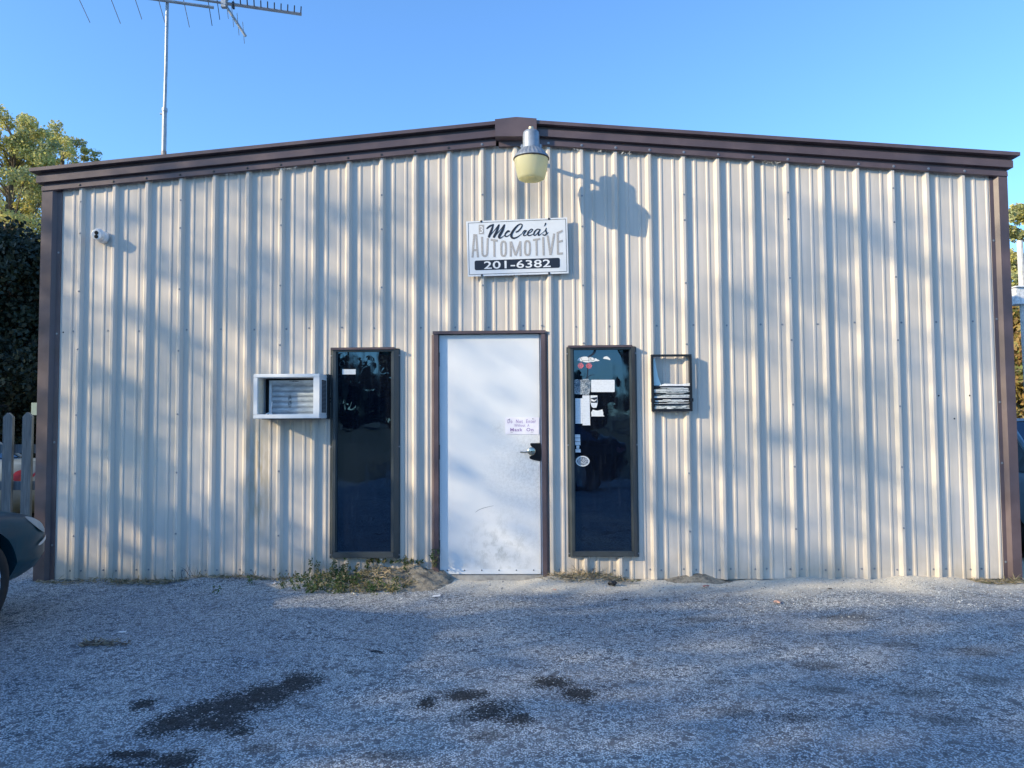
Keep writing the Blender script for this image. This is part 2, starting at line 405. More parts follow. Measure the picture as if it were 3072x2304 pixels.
# ---------------------------------------------------------------- the building
XL, XR, XC = -4.465, 4.187, -.134
def ztop(x): return 4.081-.0852*abs(x-XC)
def zsid(x): return ztop(x)-.19
B = empty('metal_building', label='beige ribbed metal workshop building with dark bronze trim and a low gable', cat='building')
RIB = [-4.099,-3.789,-3.487,-3.176,-2.869,-2.562,-2.256,-1.949,-1.645,-1.341,-1.038,-.734,-.432,-.131,.166,.461,.764,1.065,1.369,1.673,1.978,2.286,2.598,2.903,3.21,3.513,3.825]
# openings in the siding: x0,x1,z0,z1
OPEN = [(-.872, .100, -.1, 2.183), (-1.80, -1.20, .20, 2.05), (.305, .905, .20, 2.05), (-2.40, -1.86, 1.44, 1.80)]
prof = [(-4.33, 0.0)]
for x in RIB:
    for dx, d in ((-.0475, 0), (-.024, .032), (-.0015, .032), (.0005, .031), (.020, 0), (.078, 0), (.086, .006), (.1005, .006), (.108, 0), (.189, 0), (.197, .006), (.211, .006), (.219, 0)):
        if x+dx < 4.045 and x+dx > -4.33: prof.append((x+dx, -d))
first = RIB[0]-.305
for dx, d in ((.108, 0), (.189, 0), (.197, .006), (.211, .006), (.219, 0)): 
    pass
prof = [(-4.33, 0), (-4.205, 0), (-4.197, -.006), (-4.183, -.006), (-4.175, 0)]+prof[1:]+[(4.05, 0.0), (4.054, -.004)]
def prof_at(x):
    for (a, ya), (b_, yb) in zip(prof, prof[1:]):
        if a <= x <= b_: return ya+(yb-ya)*(x-a)/max(1e-6, b_-a)
    return 0
cuts = sorted({c for o in OPEN for c in o[:2]})
xs = sorted(set([p[0] for p in prof]+cuts))
P2 = [(x, prof_at(x)) for x in xs]
mb = MB()
for (x0, y0), (x1, y1) in zip(P2, P2[1:]):
    xm = (x0+x1)/2; segs = [(-.03+.006*math.sin(x0*2.1), None)]
    z = [0.002]
    spans = []; lo = 0.004
    for o in sorted([o for o in OPEN if o[0] < xm < o[1]], key=lambda o: o[2]):
        if o[2] > lo: spans.append((lo, o[2]))
        lo = o[3]
    spans.append((lo, None))
    for a, b_ in spans:
        za0 = za1 = a
        zb0, zb1 = (b_, b_) if b_ else (zsid(x0), zsid(x1))
        mb.add([(x0, y0, za0), (x1, y1, za1), (x1, y1, zb1), (x0, y0, zb0)], [(0, 1, 2, 3)])
# screws on the siding: bottom row, girt row, stitch screws on every third rib
for i, x in enumerate(RIB):
    for dx in (.045, -.06):
        xx = x+dx+random.uniform(-.008, .008)
        for zz in (.085+random.uniform(-.006, .006),):
            if not any(o[0]-.03 < xx < o[1]+.03 and o[2] < zz < o[3] for o in OPEN): mb.screw(xx, prof_at(xx), zz, mi=1)
    xx = x+(.045 if (i % 7) > 2 else -.075)+random.uniform(-.012, .012)
    if not any(o[0]-.03 < xx < o[1]+.03 and o[3] > 2.235 for o in OPEN): mb.screw(xx, prof_at(xx), 2.235+random.uniform(-.008, .008), mi=1)
    if i % 3 == 0:
        for zz in (.42, .95, 1.5, 2.07, 2.62, 3.15, 3.42):
            xx = x-.012
            if not any(o[0]-.03 < xx < o[1]+.03 and o[2] < zz < o[3] for o in OPEN): mb.screw(xx, -.032, zz+random.uniform(-.03, .03), mi=1)
for px_h, py_h in ((2816, 1187), (2903, 1187), (2863, 1256), (190, 997)):
    xh, _, zh = W(px_h, py_h); mb.lathe((xh, prof_at(xh)-.0012, zh), (0, -1, 0), [(0, .0075), (.0004, .007)], 8, 2, capb=True)
mb.build('front_wall', [M['siding'], M['screw'], M['void']], B)
# side and back walls (ribbed sheets)
for sx, nm in ((XL+.012, 'side_wall'), (XR-.012, 'side_wall')):
    v = []; s = -1 if sx < 0 else 1
    ys_ = []; y = .12
    while y < 12: ys_ += [(y, 0), (y+.02, .03), (y+.045, .03), (y+.065, 0)]; y += .305
    for (yy, d) in ys_: v += [(sx+s*d, yy, -.02), (sx+s*d, yy, zsid(sx)+.05)]
    n = len(ys_); mesh(nm, v, [(2*i, 2*i+2, 2*i+3, 2*i+1) for i in range(n-1)], M['siding'], B)
mesh('back_wall', [(XL, 12.07, -.02), (XR, 12.07, -.02), (XR, 12.07, zsid(XR)), (XC, 12.07, zsid(XC)), (XL, 12.07, zsid(XL))], [(0, 1, 2, 3, 4)], M['siding'], B)
# roof
rf = MB()
for xa, xb in ((XL-.08, XC), (XC, XR+.08)):
    n = 14
    rf.add([(xa, -.110, ztop(xa)-.004), (xb, -.110, ztop(xb)-.004), (xb, 12.1, ztop(xb)-.004), (xa, 12.1, ztop(xa)-.004)], [(0, 1, 2, 3)])
rf.build('roof', M['roof'], B)
# rake trim profile: outward distance, drop
RK = [(.105, .001), (.115, 0.0), (.116, -.003), (.116, -.031), (.052, -.034), (.050, -.062), (.078, -.064), (.080, -.067), (.080, -.128), (.038, -.131), (.038, -.153), (.051, -.155), (.052, -.198), (.036, -.205)]
def rake(name, xe, xi, sgn):
    v = []; 
    K = len(RK)
    for x, end in ((xe, True), (xi, False)):
        for (o, dz) in RK:
            xx = x+(sgn*(o-.052)*1.15 if end else 0)
            v.append((xx, -o, ztop(xx)+dz))
    # return along the side wall (same profile, turned)
    f = [(i, i+1, K+i+1, K+i) for i in range(K-1)]
    return mesh(name, v, f, M['bronze'], B)
r1 = rake('rake_trim', XL+.0, -.318, -1); r2 = rake('rake_trim', XR-.0, .046, 1)
for xe, sgn in ((XL, -1), (XR, 1)):           # eave gutter with the same section
    v = []; K = len(RK)
    for yy, cut in ((0, True), (12.1, False)):
        for (o, dz) in RK:
            xx = xe+sgn*(o-.052)*1.15
            v.append((xx, (-o if cut else yy), ztop(xx)+dz))
    mesh('eave_gutter', v, [(i, i+1, K+i+1, K+i) for i in range(K-1)], M['bronze'], B)
# screws of the rakes
for i, x in enumerate(RIB):
    q = MB()
    xx = x-.012
    if -.3 < xx < .04: continue
    q.screw(xx, -.052, ztop(xx)-.178, r=.008)
    q.build('trim_screw', M['screw'] if xx > -.7 else M['darkscrew'], r1 if xx < XC else r2)
# ridge box
rb = MB()
xa, xb = -.322, .048
pts = [(xa, ztop(xa)+.010), (XC, ztop(XC)+.012), (xb, ztop(xb)+.010), (xb, 3.914), (xa, 3.921)]
v = [(x, -.128, z) for x, z in pts]+[(x, -.03, z) for x, z in pts[:3]]+[(xb, -.03, 3.90), (xa, -.03, 3.908)]
rb.add(v, [(4, 3, 2, 1, 0), (0, 1, 6, 5), (1, 2, 7, 6), (2, 3, 8, 7), (3, 4, 9, 8), (4, 0, 5, 9)])
rbo = rb.build('ridge_cap', M['bronze'], B)
rb2 = MB().box((xa+.03, -.045, 3.858), (xb-.01, -.012, 3.905)); rb2.build('ridge_backing', M['bronze'], B)
# corner trims: outer face, sloping return, flange
def corner(x0, sgn, wf, ws, wl):
    p = [(0, .15), (0, -.042), (wf, -.042), (wf+ws, -.009), (wf+ws+wl, -.009), (wf+ws+wl, .004)]
    v = []
    for z in (0.0, zsid(x0)+.03):
        for a, y in p: v.append((x0+sgn*a, y, z))
    n = len(p); o = mesh('corner_trim', v, [(i, i+1, n+i+1, n+i) for i in range(n-1)], M['bronze'], B)
    for z in ((2.94, 2.23, 1.25, .33) if sgn > 0 else (2.93, 2.24, 1.55, .98, .12)):
        MB().screw(x0+sgn*(wf+ws+wl*.45), -.009, z+random.uniform(-.03, .03), .007).build('trim_screw', M['screw'], o)
    return o
corner(XL, 1, .100, .028, .042); corner(XR, -1, .078, .026, .032)
# thin soil apron so no gap shows under the sheets
MB().box((XL+.02, .03, -.1), (XR-.02, .10, .03)).build('foundation', simple('concrete', (.4, .39, .36), .9, 0, .3, 20), B)

# door frame, door
JF = MB()
JF.box((-.882, -.040, .02), (-.843, .03, 2.170)); JF.box((.071, -.040, .02), (.106, .03, 2.170)); JF.box((-.892, -.050, 2.171), (.112, .03, 2.196))
JF.add([(.107, -.038, .02), (.107, -.038, 2.165), (.135, -.004, 2.165), (.135, -.004, .02)], [(0, 1, 2, 3)])
JF.add([(-.883, -.038, .02), (-.883, -.038, 2.165), (-.905, -.004, 2.165), (-.905, -.004, .02)], [(3, 2, 1, 0)])
JF.build('door_frame', M['bronze'], B)
D = MB().box((-.838, -.002, .045), (.056, .035, 2.166), bev=.002).build('door', M['door'], B)
MB().box((.060, .008, .03), (.0705, .03, 2.17)).build('reveal', M['whiteplastic'], D)
MB().box((-.842, .03, .0), (.07, .06, 2.17)).build('gap', M['void'], D)
for a, b_ in ((1.883, 2.008), (1.056, 1.185), (.226, .348)):
    hg = MB(); hg.tube([(-.842, -.010, a), (-.842, -.010, b_)], .0085, 8); hg.box((-.850, -.0045, a+.004), (-.834, -.0025, b_-.004))
    hg.build('hinge', M['darkscrew'], D)
MB().box((-.84, -.03, -.02), (.069, .03, .041)).build('threshold', simple('worn_sill', (.32, .31, .29), .8, 0, .3, 20), D)
sw = MB().box((-.836, -.008, .050), (.054, -.0025, .090), bev=.001)
for k in range(6): sw.screw(-.77+k*.152, -.008, .083, .004, 1)
sw.build('door_sweep', [M['white'], M['darkscrew']], D)
q = MB(); stroke(q, [(1426, 1537, .8), (1438, 1529, 1.2), (1455, 1523, 1.2), (1481, 1517, .7)], lambda a, c_, d=0: W(a, c_, -.0026)); q.build('scratch', simple('scratch', (.2, .22, .25), .7), D)
# latch guard plate
lp = MB()
out_ = [(-.030, 1.196), (.058, 1.197), (.063, 1.19), (.066, 1.12), (.064, 1.045), (.055, 1.036), (.0, 1.046), (-.036, 1.058), (-.040, 1.075), (-.022, 1.086), (-.004, 1.098), (-.002, 1.125), (-.006, 1.150), (-.022, 1.168), (-.031, 1.180)]
lp.poly([(x, -.0075, z) for x, z in out_], .005)
lp.build('latch_guard', simple('black_steel_plate', (.014, .013, .016), .3, .5), D)
hd = MB(); c = (-.020, -.0085, 1.124)
hd.lathe(c, (0, -1, 0), [(0, .036), (.004, .036), (.009, .031), (.011, .022), (.012, .016), (.040, .014), (.052, .019), (.056, .018), (.058, .010)], 28, capb=True)
hd.tube([(-.022, -.055, 1.124), (-.05, -.062, 1.121), (-.085, -.060, 1.117), (-.118, -.052, 1.119)], [.009, .0075, .0065, .0075], 10)
autosmooth(hd.build('handle', simple('worn_brass_nickel', (.52, .50, .40), .22, .95), D))
MB().lathe((-.020, -.0672, 1.124), (0, -1, 0), [(0, .007), (.0015, .006)], 12, capb=True).build('keyhole', M['darkscrew'], D)

# windows
def window(x0, x1, z0, z1, glass):
    """x0..x1 outer trim"""
    t = empty('window'); t.parent = B
    gx0, gx1, gz0, gz1 = glass
    MB().box((gx0-.012, -.020, gz0-.012), (gx1+.012, -.014, gz1+.012)).build('pane', M['glass'], t)
    f = MB(); y0, y1 = -.052, -.012
    a0, a1 = x0+.034, x1-.050
    f.box((a0, y0, gz0-.002), (gx0, y1, gz1+.002)); f.box((gx1, y0, gz0-.002), (a1, y1, gz1+.002))
    f.box((a0, y0, gz1+.0022), (a1, y1, z1-.022))
    f.box((gx0, -.034, gz0-.001), (gx0+.010, -.0205, gz1)); f.box((gx1-.010, -.034, gz0-.001), (gx1, -.0205, gz1))
    f.build('frame', M['frame'], t)
    MB().box((a0, y0-.004, z0+.010), (a1, y1, gz0-.0045), bev=.003).build('sill', M['frame'], t)
    tr = MB()
    tr.add([(a0-.001, y0, z0+.01), (a0-.001, y0, z1-.02), (x0+.014, -.012, z1-.012), (x0+.014, -.012, z0), (x0, -.010, z1-.012), (x0, -.010, z0)], [(0, 1, 2, 3), (3, 2, 4, 5)])
    tr.add([(a1+.001, y0, z0+.01), (a1+.001, y0, z1-.02), (x1-.012, -.012, z1-.012), (x1-.012, -.012, z0), (x1, -.010, z1-.012), (x1, -.010, z0)], [(3, 2, 1, 0), (5, 4, 2, 3)])
    for z in (z0+.03, (z0+z1)/2+.05, z1-.07): tr.screw(x0+.008, -.012, z, .005, 1); tr.screw(x1-.007, -.012, z, .005, 1)
    tr.build('side_flashing', [M['frame'], M['screw']], t)
    hc = MB().box((x0+.014, -.068, z1-.021), (x1-.042, -.008, z1), bev=.002)
    hc.build('drip_cap', M['bronze'], t)
    MB().box((gx0-.03, .02, gz0-.03), (gx1+.03, .05, gz1+.03)).build('backing', M['void'], t)
    return t
WL = window(-1.815, -1.188, .189, 2.056, (-1.757, -1.256, .254, 2.018))
WR = window(.296, .916, .197, 2.056, (.352, .860, .256, 2.018))
# rust streak and cobweb bits are left to the siding's own dirt

# ---------------------------------------------------------------- things on the wall
# cooling unit
A = empty('air_conditioner', label='white window air conditioner with its open louvred back sticking out of the wall', cat='air conditioner')
x0, x1, z0, z1, yf = -2.416, -1.841, 1.427, 1.812, -.27
cs = MB(); t = .034
cs.box((x0, yf, z1-.030), (x1, 0.0, z1), bev=.004); cs.box((x0, yf, z0), (x1, 0.0, z0+.036), bev=.004)
cs.box((x0+.001, yf+.001, z0+.037), (x0+t, 0.0, z1-.031)); cs.box((x1-.054, yf+.001, z0+.037), (x1-.001, 0.0, z1-.031))
cs.build('cabinet', M['white'], A)
MB().box((x0+t+.001, -.06, z0+.037), (x1-.055, -.05, z1-.031)).build('cavity', M['void'], A)
lv = MB()
for k in range(26):
    z = z0+.05+k*.0112; lv.box((x0+t+.0005, -.245, z), (x0+t+.006, -.12, z+.004))
lv.build('side_louvre', simple('dusty_cream_louvre', (.78, .72, .55), .6), A)
gs = MB()
for k in range(24):
    z = z0+.055+k*.0115; gs.box((x1-.0008, -.19, z), (x1+.003, -.06, z+.0045))
gs.build('side_louvre', simple('grey_louvre', (.25, .27, .30), .5), A)
MB().box((x1-.0012, -.196, z0+.05), (x1+.0007, -.054, z1-.05)).build('louvre_recess', M['void'], A)
pn = MB(); px0, px1, pz0, pz1, py = -2.325, x1-.0545, z0+.0365, 1.764, -.135
pn.box((px0, py, pz1-.026), (px1, py+.07, pz1)); pn.box((px0, py, pz0), (px0+.022, py+.07, pz1-.0262))
pn.build('coil_frame', simple('pale_galvanised', (.52, .57, .62), .42, .2, .15, 20), A)
b = NB('dirty_coil_fins'); X, Y, Z = b.xyz()
g = b.ramp(b.noise(11, 7, b.mapped((1, 1, 5)), rough=.7), .33, .7)
wv = b.math('ABSOLUTE', b.math('SINE', b.math('MULTIPLY', Z, 66.0)))
c = b.mix(g, (.26, .30, .33), (.60, .66, .70)); c = b.mix(b.math('MULTIPLY', b.math('SUBTRACT', 1.0, wv), .55), c, (.10, .12, .14))
def bl(x, z, rx, rz):
    dx = b.math('DIVIDE', b.math('SUBTRACT', X, x), rx); dz = b.math('DIVIDE', b.math('SUBTRACT', Z, z), rz)
    return b.math('SUBTRACT', 1.0, b.math('SQRT', b.math('ADD', b.math('MULTIPLY', dx, dx), b.math('MULTIPLY', dz, dz))), clamp=True)
c = b.mix(b.math('MULTIPLY', b.ramp(bl(-2.145, 1.58, .025, .08), .1, .6), b.ramp(b.noise(40, 4), .35, .6)), c, (.05, .07, .08))
b.set(color=c, rough=.55, metal=.2); b.bump(wv, .006)
cf = MB().box((px0+.023, py+.012, pz0), (px1, py+.05, pz1-.027)).build('condenser_coil', b.m, A)
tb_ = MB(); quad_text(tb_, 'TOSHIBA', (868, 1142), (896, 1141.6), (896, 1145.8), (868, 1146.2), lambda a, c_: W(a, c_, py-.0008), offset=.02); tb_.build('maker_name', M['ink'], A)
# black seal against the wall, bracket bits
bs = MB(); bs.box((x1-.004, -.030, z0-.004), (x1+.022, -.001, z1+.008)); bs.box((x0+.05, -.045, z1+.0005), (x1, -.02, z1+.006)); bs.box((x0+.05, -.2, z0-.006), (x1-.05, -.03, z0-.0005))
bs.box((x1+.022, -.012, 1.60), (x1+.038, -.001, 1.612)); bs.box((x1+.022, -.012, 1.57), (x1+.036, -.001, 1.58))
bs.build('seal', M['black'], A)
wr = MB(); wr.tube([(-2.30, -.16, 1.47), (-2.295, -.165, 1.53), (-2.29, -.16, 1.575)], .005, 6); wr.tube([(-2.33, -.2, 1.468), (-2.31, -.19, 1.476), (-2.285, -.17, 1.470)], .005, 6)
wr.build('wire', M['white'], A)

# shop sign ---------------------------------------------------
SY = -.052
cnt = [0]
def SG(zx, zy, d=0):
    return W(1380+zx/6.1444, 640+zy/6.1444, SY-.0012-d)
S = empty('shop_sign', label='white metal shop sign with dark script lettering and a phone number under the lamp', cat='sign')
bd = MB(); cr = [W(1380+a/6.1444, 640+b_/6.1444, SY) for a, b_ in ((112, 150), (1975, 74), (2002, 1105), (145, 1167))]
bd.poly(cr, .010)
b = NB('sign_face'); b.set(color=b.mix(b.ramp(b.noise(3, 6), .4, .75), (.76, .78, .80), (.68, .70, .72)), rough=.3); b.bump(b.noise(2.5, 2), .006)
bd.build('board', b.m, S)
bn = MB()
fr = [(150, 180), (1945, 105), (1970, 1070), (170, 1130)]
for i in range(4):
    a, c_ = fr[i], fr[(i+1) % 4]; stroke(bn, [(a[0], a[1], 7), (c_[0], c_[1], 7)], SG, smooth=False, step=.0001*i)
bn.build('border_line', M['ink'], S)
lt = MB(); ST = [
 [(497,278,26),(545,238,36),(612,208,28)], [(618,206,16),(588,290,42),(535,428,46)], [(535,432,20),(630,320,14),(715,214,26)],
 [(722,212,20),(690,300,42),(627,432,46)], [(627,436,20),(735,315,14),(815,214,26)], [(822,212,24),(785,310,46),(722,425,50),(745,455,26),(800,420,10)],
 [(800,422,10),(860,360,14),(905,328,26)], [(912,330,24),(880,320,18),(838,370,26),(832,415,26),(868,425,20),(940,375,10)],
 [(1035,345,26),(1075,325,28),(1125,270,26),(1145,215,22),(1110,197,20),(1045,240,34),(965,345,44),(945,420,44),(985,458,34),(1060,435,22),(1140,375,10)],
 [(1140,375,10),(1185,322,24),(1222,322,24)], [(1218,325,20),(1185,365,26),(1172,400,26),(1200,412,16),(1262,368,10)],
 [(1262,368,10),(1305,345,16),(1338,305,18),(1310,292,18),(1258,345,26),(1250,392,28),(1285,410,20),(1380,365,10)],
 [(1470,300,20),(1425,292,20),(1372,345,28),(1362,395,26),(1395,400,16),(1475,300,14)], [(1475,300,22),(1445,370,28),(1450,405,22),(1495,380,10)],
 [(1495,380,10),(1560,325,12),(1590,275,18)], [(1590,275,14),(1580,320,26),(1598,365,28),(1565,402,24),(1528,395,22)], [(1565,402,10),(1600,385,10),(1628,352,8)],
 [(1578,185,24),(1570,208,22),(1552,238,8)]]
for i, p in enumerate(ST): stroke(lt, p, SG, step=.0002+.00005*i)
lt.build('script_lettering', M['ink'], S)
au = MB(); LW = 38
def L_(pts, i): stroke(au, [(a, b_, LW) for a, b_ in pts], SG, smooth=False, step=.00003*i)
def O_(xa, xb, ya, yb, i):
    c_ = (xa+xb)/2; p = []
    for j in range(17):
        a = 2*math.pi*j/16
        sx = math.copysign(abs(math.cos(a))**.7, math.cos(a)); sy = math.copysign(abs(math.sin(a))**.55, math.sin(a))
        p.append((c_+(xb-xa-LW)/2*sx, (ya+yb)/2+(yb-ya-LW)/2*sy))
    L_(p, i)
L_([(230,815),(262,385)], 1); L_([(330,812),(298,390)], 2); L_([(248,680),(325,676)], 3); L_([(255,402),(305,404)], 4)
p = [(405,432),(413,740)]+[(457+44*math.cos(a), 740+50*math.sin(a)) for a in np.linspace(math.pi, 0, 7)][1:]+[(512,458)]
L_(p, 5)
L_([(565,485),(695,505)], 6); L_([(632,500),(635,805)], 7)
O_(740,865,500,805, 8)
L_([(933,520),(935,797)], 9); L_([(940,520),(1025,775)], 10); L_([(1115,515),(1025,775)], 11); L_([(1112,515),(1115,790)], 12)
O_(1178,1308,492,788, 13)
L_([(1345,492),(1478,472)], 14); L_([(1408,490),(1415,780)], 15)
L_([(1533,440),(1542,776)], 16)
L_([(1615,408),(1668,768)], 17); L_([(1735,372),(1672,768)], 18)
L_([(1800,345),(1805,762)], 19); L_([(1800,362),(1892,322)], 20); L_([(1802,530),(1892,505)], 21); L_([(1805,745),(1898,738)], 22)
b = NB('faded_grey_lettering'); n_ = b.ramp(b.noise(130, 4, rough=.7), .35, .62)
b.set(color=b.mix(n_, (.27, .26, .26), (.52, .49, .46)), rough=.5)
au.build('large_lettering', b.m, S)
bx3 = MB(); bx3.add([SG(345,212,.0001), SG(440,208,.0001), SG(442,382,.0001), SG(347,385,.0001)], [(0, 1, 2, 3)]); bx3.build('number_box', b.m, S)
t3 = MB(); quad_text(t3, '3', (362,235), (422,233), (424,362), (364,365), lambda a, c_: SG(a, c_, .0006), offset=.01); t3.build('number', M['whiteplastic'], S)
def rrect(q, r, k=4):
    """rounded quad in sign coordinates"""
    o = []; n = len(q)
    for i in range(n):
        p = np.array(q[i], float); a = np.array(q[i-1], float); c_ = np.array(q[(i+1) % n], float)
        da = (a-p)/np.hypot(*(a-p)); dc = (c_-p)/np.hypot(*(c_-p))
        s0, s1 = p+da*r, p+dc*r
        for t_ in np.linspace(0, 1, k+1): o.append(tuple((1-t_)**2*s0+2*t_*(1-t_)*p+t_**2*s1))
    return o
bar = MB(); rr = rrect([(268,872),(1838,818),(1842,1002),(272,1050)], 34); bar.add([SG(a, c_, .0003) for a, c_ in rr], [tuple(range(len(rr)))]); bar.build('number_bar', M['ink'], S)
nm = MB(); quad_text(nm, '201-6382', (440,884), (1668,846), (1672,990), (442,1028), lambda a, c_: SG(a, c_, .0009), offset=.012, spacing=1.03); nm.build('phone_number', M['whiteplastic'], S)
sb = MB()
for a, c_ in ((390,145), (1640,100), (403,1138), (1642,1102)):
    x, y, z = W(1380+a/6.1444, 640+c_/6.1444, SY); MB().screw(x, SY, z, .007).build('bolt', M['darkscrew'], S)

# security lamp -----------------------------------------------
Lm = empty('security_lamp', label='galvanised dusk to dawn lamp with yellowed lens hanging from the gable peak', cat='lamp')
LX, LY = -.002, -.368
hs = MB(); hs.lathe((LX, LY, 3.69), (0, 0, 1), [(-.02, .098), (.0, .092), (.02, .076), (.03, .072), (.15, .070), (.168, .066), (.180, .054), (.186, .026), (.186, .0)], 36)
autosmooth(hs.build('housing', M['galv'], Lm))
MB().lathe((LX, LY, 3.874), (0, 0, 1), [(0, .024), (.012, .026), (.016, .022), (.030, .021), (.031, .0)], 20).build('photocell', simple('aged_brass', (.55, .48, .34), .45, .4), Lm)
rf = MB(); n = 48; v = []; f = []
for h, r, am in ((3.715, .082, 0), (3.70, .098, .002), (3.66, .136, .003), (3.638, .150, .001), (3.630, .1535, 0)):
    for j in range(n):
        q = 2*math.pi*j/n; r2 = r+(am if j % 2 else -am); v.append((LX+r2*math.cos(q), LY+r2*math.sin(q), h))
for i in range(4):
    for j in range(n): f.append((i*n+j, i*n+(j+1) % n, (i+1)*n+(j+1) % n, (i+1)*n+j))
rf.add(v, f); rf.build('reflector', M['galv'], Lm)
MB().lathe((LX, LY, 3.630), (0, 0, 1), [(0, .1535), (-.006, .155), (-.010, .150), (-.008, .140)], 48).build('rim', M['darkscrew'], Lm)
b = NB('yellowed_ribbed_lens'); X, Y, Z = b.xyz()
at = b.math('ARCTAN2', b.math('SUBTRACT', Y, LY), b.math('SUBTRACT', X, LX))
b.set(color=b.mix(b.ramp(b.noise(6, 4), .3, .7), (.86, .83, .52), (.92, .89, .64)), rough=.35, sub=0)
tr = b.n('ShaderNodeBsdfTranslucent'); tr.inputs[0].default_value = (.95, .91, .60, 1)
mx = b.n('ShaderNodeMixShader'); mx.inputs[0].default_value = .55; b.L(b.b.outputs[0], mx.inputs[1]); b.L(tr.outputs[0], mx.inputs[2]); b.L(mx.outputs[0], b.o.inputs[0])
b.bump(b.math('SINE', b.math('MULTIPLY', at, 90.0)), .002, .4)
lens = MB(); lens.lathe((LX, LY, 3.626), (0, 0, 1), [(0, .145), (-.01, .146), (-.10, .130), (-.158, .118), (-.170, .112), (-.176, .104)], 48)
autosmooth(lens.build('lens', b.m, Lm), 60)
ls = MB(); ls.lathe((LX, LY, 3.626), (0, 0, 1), [(-.171, .100), (-.166, .06), (-.150, .03)], 48); ls.build('lens_throat', b.m, Lm)
for s in (-1, 1):
    ear = MB(); ear.box((LX+s*.070, LY-.012, 3.70), (LX+s*.088, LY+.012, 3.752), bev=.003); ear.tube([(LX+s*.088, LY, 3.735), (LX+s*.095, LY, 3.735)], .006, 8)
    ear.build('clip', M['galv'], Lm)
arm = MB(); arm.tube([(LX+.02, LY+.06, 3.765), (LX+.03, LY+.16, 3.755), (LX+.04, -.12, 3.735), (LX+.04, -.05, 3.72)], .019, 12)
arm.box((LX-.0, -.062, 3.66), (LX+.08, -.034, 3.80), bev=.003); arm.build('arm', M['galv'], Lm)

# dome camera -------------------------------------------------
Cm = empty('security_camera', label='white turret security camera on the upper left wall', cat='camera')
cx, cz = -3.905, 3.098
c1 = MB(); c1.lathe((cx, -.001, cz-.012), (0, -1, 0), [(0, .052), (.012, .056), (.045, .055), (.060, .050), (.064, .046)], 32, capb=True); autosmooth(c1.build('base', M['whiteplastic'], Cm))
dv = Vector((.10, -.96, -.22)).normalized()
c2 = MB(); cc = Vector((cx-.004, -.074, cz)); c2.ico(cc, .050, sub=4); c2.lathe(cc, dv, [(.010, .054), (.028, .053), (.036, .048)], 32, capb=False)
autosmooth(c2.build('ball', M['whiteplastic'], Cm), 50)
up = Vector((0, 0, 1)); up = (up-dv*up.dot(dv)).normalized(); sd = dv.cross(up)
cf2 = MB(); cf2.lathe(cc, dv, [(.034, .047), (.0530, .043), (.0545, .040)], 28, capb=True); cf2.build('face', M['whiteplastic'], Cm)
for s in (1, -1):
    MB().lathe(cc+up*.0165*s+sd*-.002*s+dv*.0548, dv, [(0, .0175), (.002, .017), (.003, .014)], 20, capb=True).build('eye', M['black'], Cm)

# brochure holder --------------------------------------------
H = empty('brochure_holder', label='black framed brochure box mounted on the wall right of the windows', cat='holder')
hb = MB(); x0, x1, z0, z1 = 1.036, 1.390, 1.468, 1.968; ya, yb = -.075, -.034
hb.box((x0, ya, z1-.018), (x1, yb, z1), bev=.002); hb.box((x0, ya, z0), (x1, yb, z0+.022), bev=.002)
hb.box((x0, ya, z0+.0222), (x0+.019, yb, z1-.0182)); hb.box((x1-.019, ya, z0+.0222), (x1, yb, z1-.0182))
hb.box((x0-.004, ya-.004, 1.552), (x0+.027, yb, 1.582)); hb.box((x1-.025, ya-.004, 1.552), (x1+.008, yb, 1.582))
hb.box((x0+.02, yb-.003, z0+.015), (x1-.02, yb, 1.70))
hb.build('frame', M['black'], H)
b = NB('worn_clear_plastic'); b.set(color=(.62, .78, .80), rough=.25)
bp_ = MB(); bp_.poly([W(1940+a/8.294, 1050+c_/8.294, -.045) for a, c_ in ((155,205),(205,205),(240,440),(285,660),(365,885),(185,885))], .002); bp_.build('side_panel', b.m, H)
sk = MB(); k = 0; zz = 1.487
while zz < 1.690:
    th = random.uniform(.002, .0065); 
    xa = 1.058+random.uniform(0, .008)+(random.random() < .35)*random.uniform(.05, .14); xb = 1.369-random.uniform(0, .012)-(random.random() < .25)*random.uniform(.03, .1)
    ii = (2 if random.random() < .5 else 1) if (k % 2 or random.random() < .25) else 0
    sk.box((xa, -.068+random.uniform(0, .01), zz), (xb, -.040, zz+th), ii); zz += th+.0004; k += 1
b = NB('printed_sheet_edges'); nn = b.ramp(b.noise(26, 6, b.mapped((1, 1, 8))), .5, .56)
b.set(color=b.mix(nn, (.70, .72, .68), (.06, .09, .10)), rough=.6)
sk.add([(1.16, -.0695, 1.482), (1.24, -.0695, 1.480), (1.175, -.0695, 1.510)], [(0, 1, 2)])
ps = sk.build('paper_stack', [M['paper'], b.m, M['ink']], None, label='slumped stack of papers and magazines inside the black wall holder', cat='papers')
tp = MB(); tp.add([(1.10, -.060, 1.690), (1.372, -.060, 1.690), (1.372, -.060, 1.715), (1.30, -.050, 1.706), (1.15, -.052, 1.712)], [(0, 1, 2, 3, 4)]); tp.build('top_sheet', M['paper'], ps)

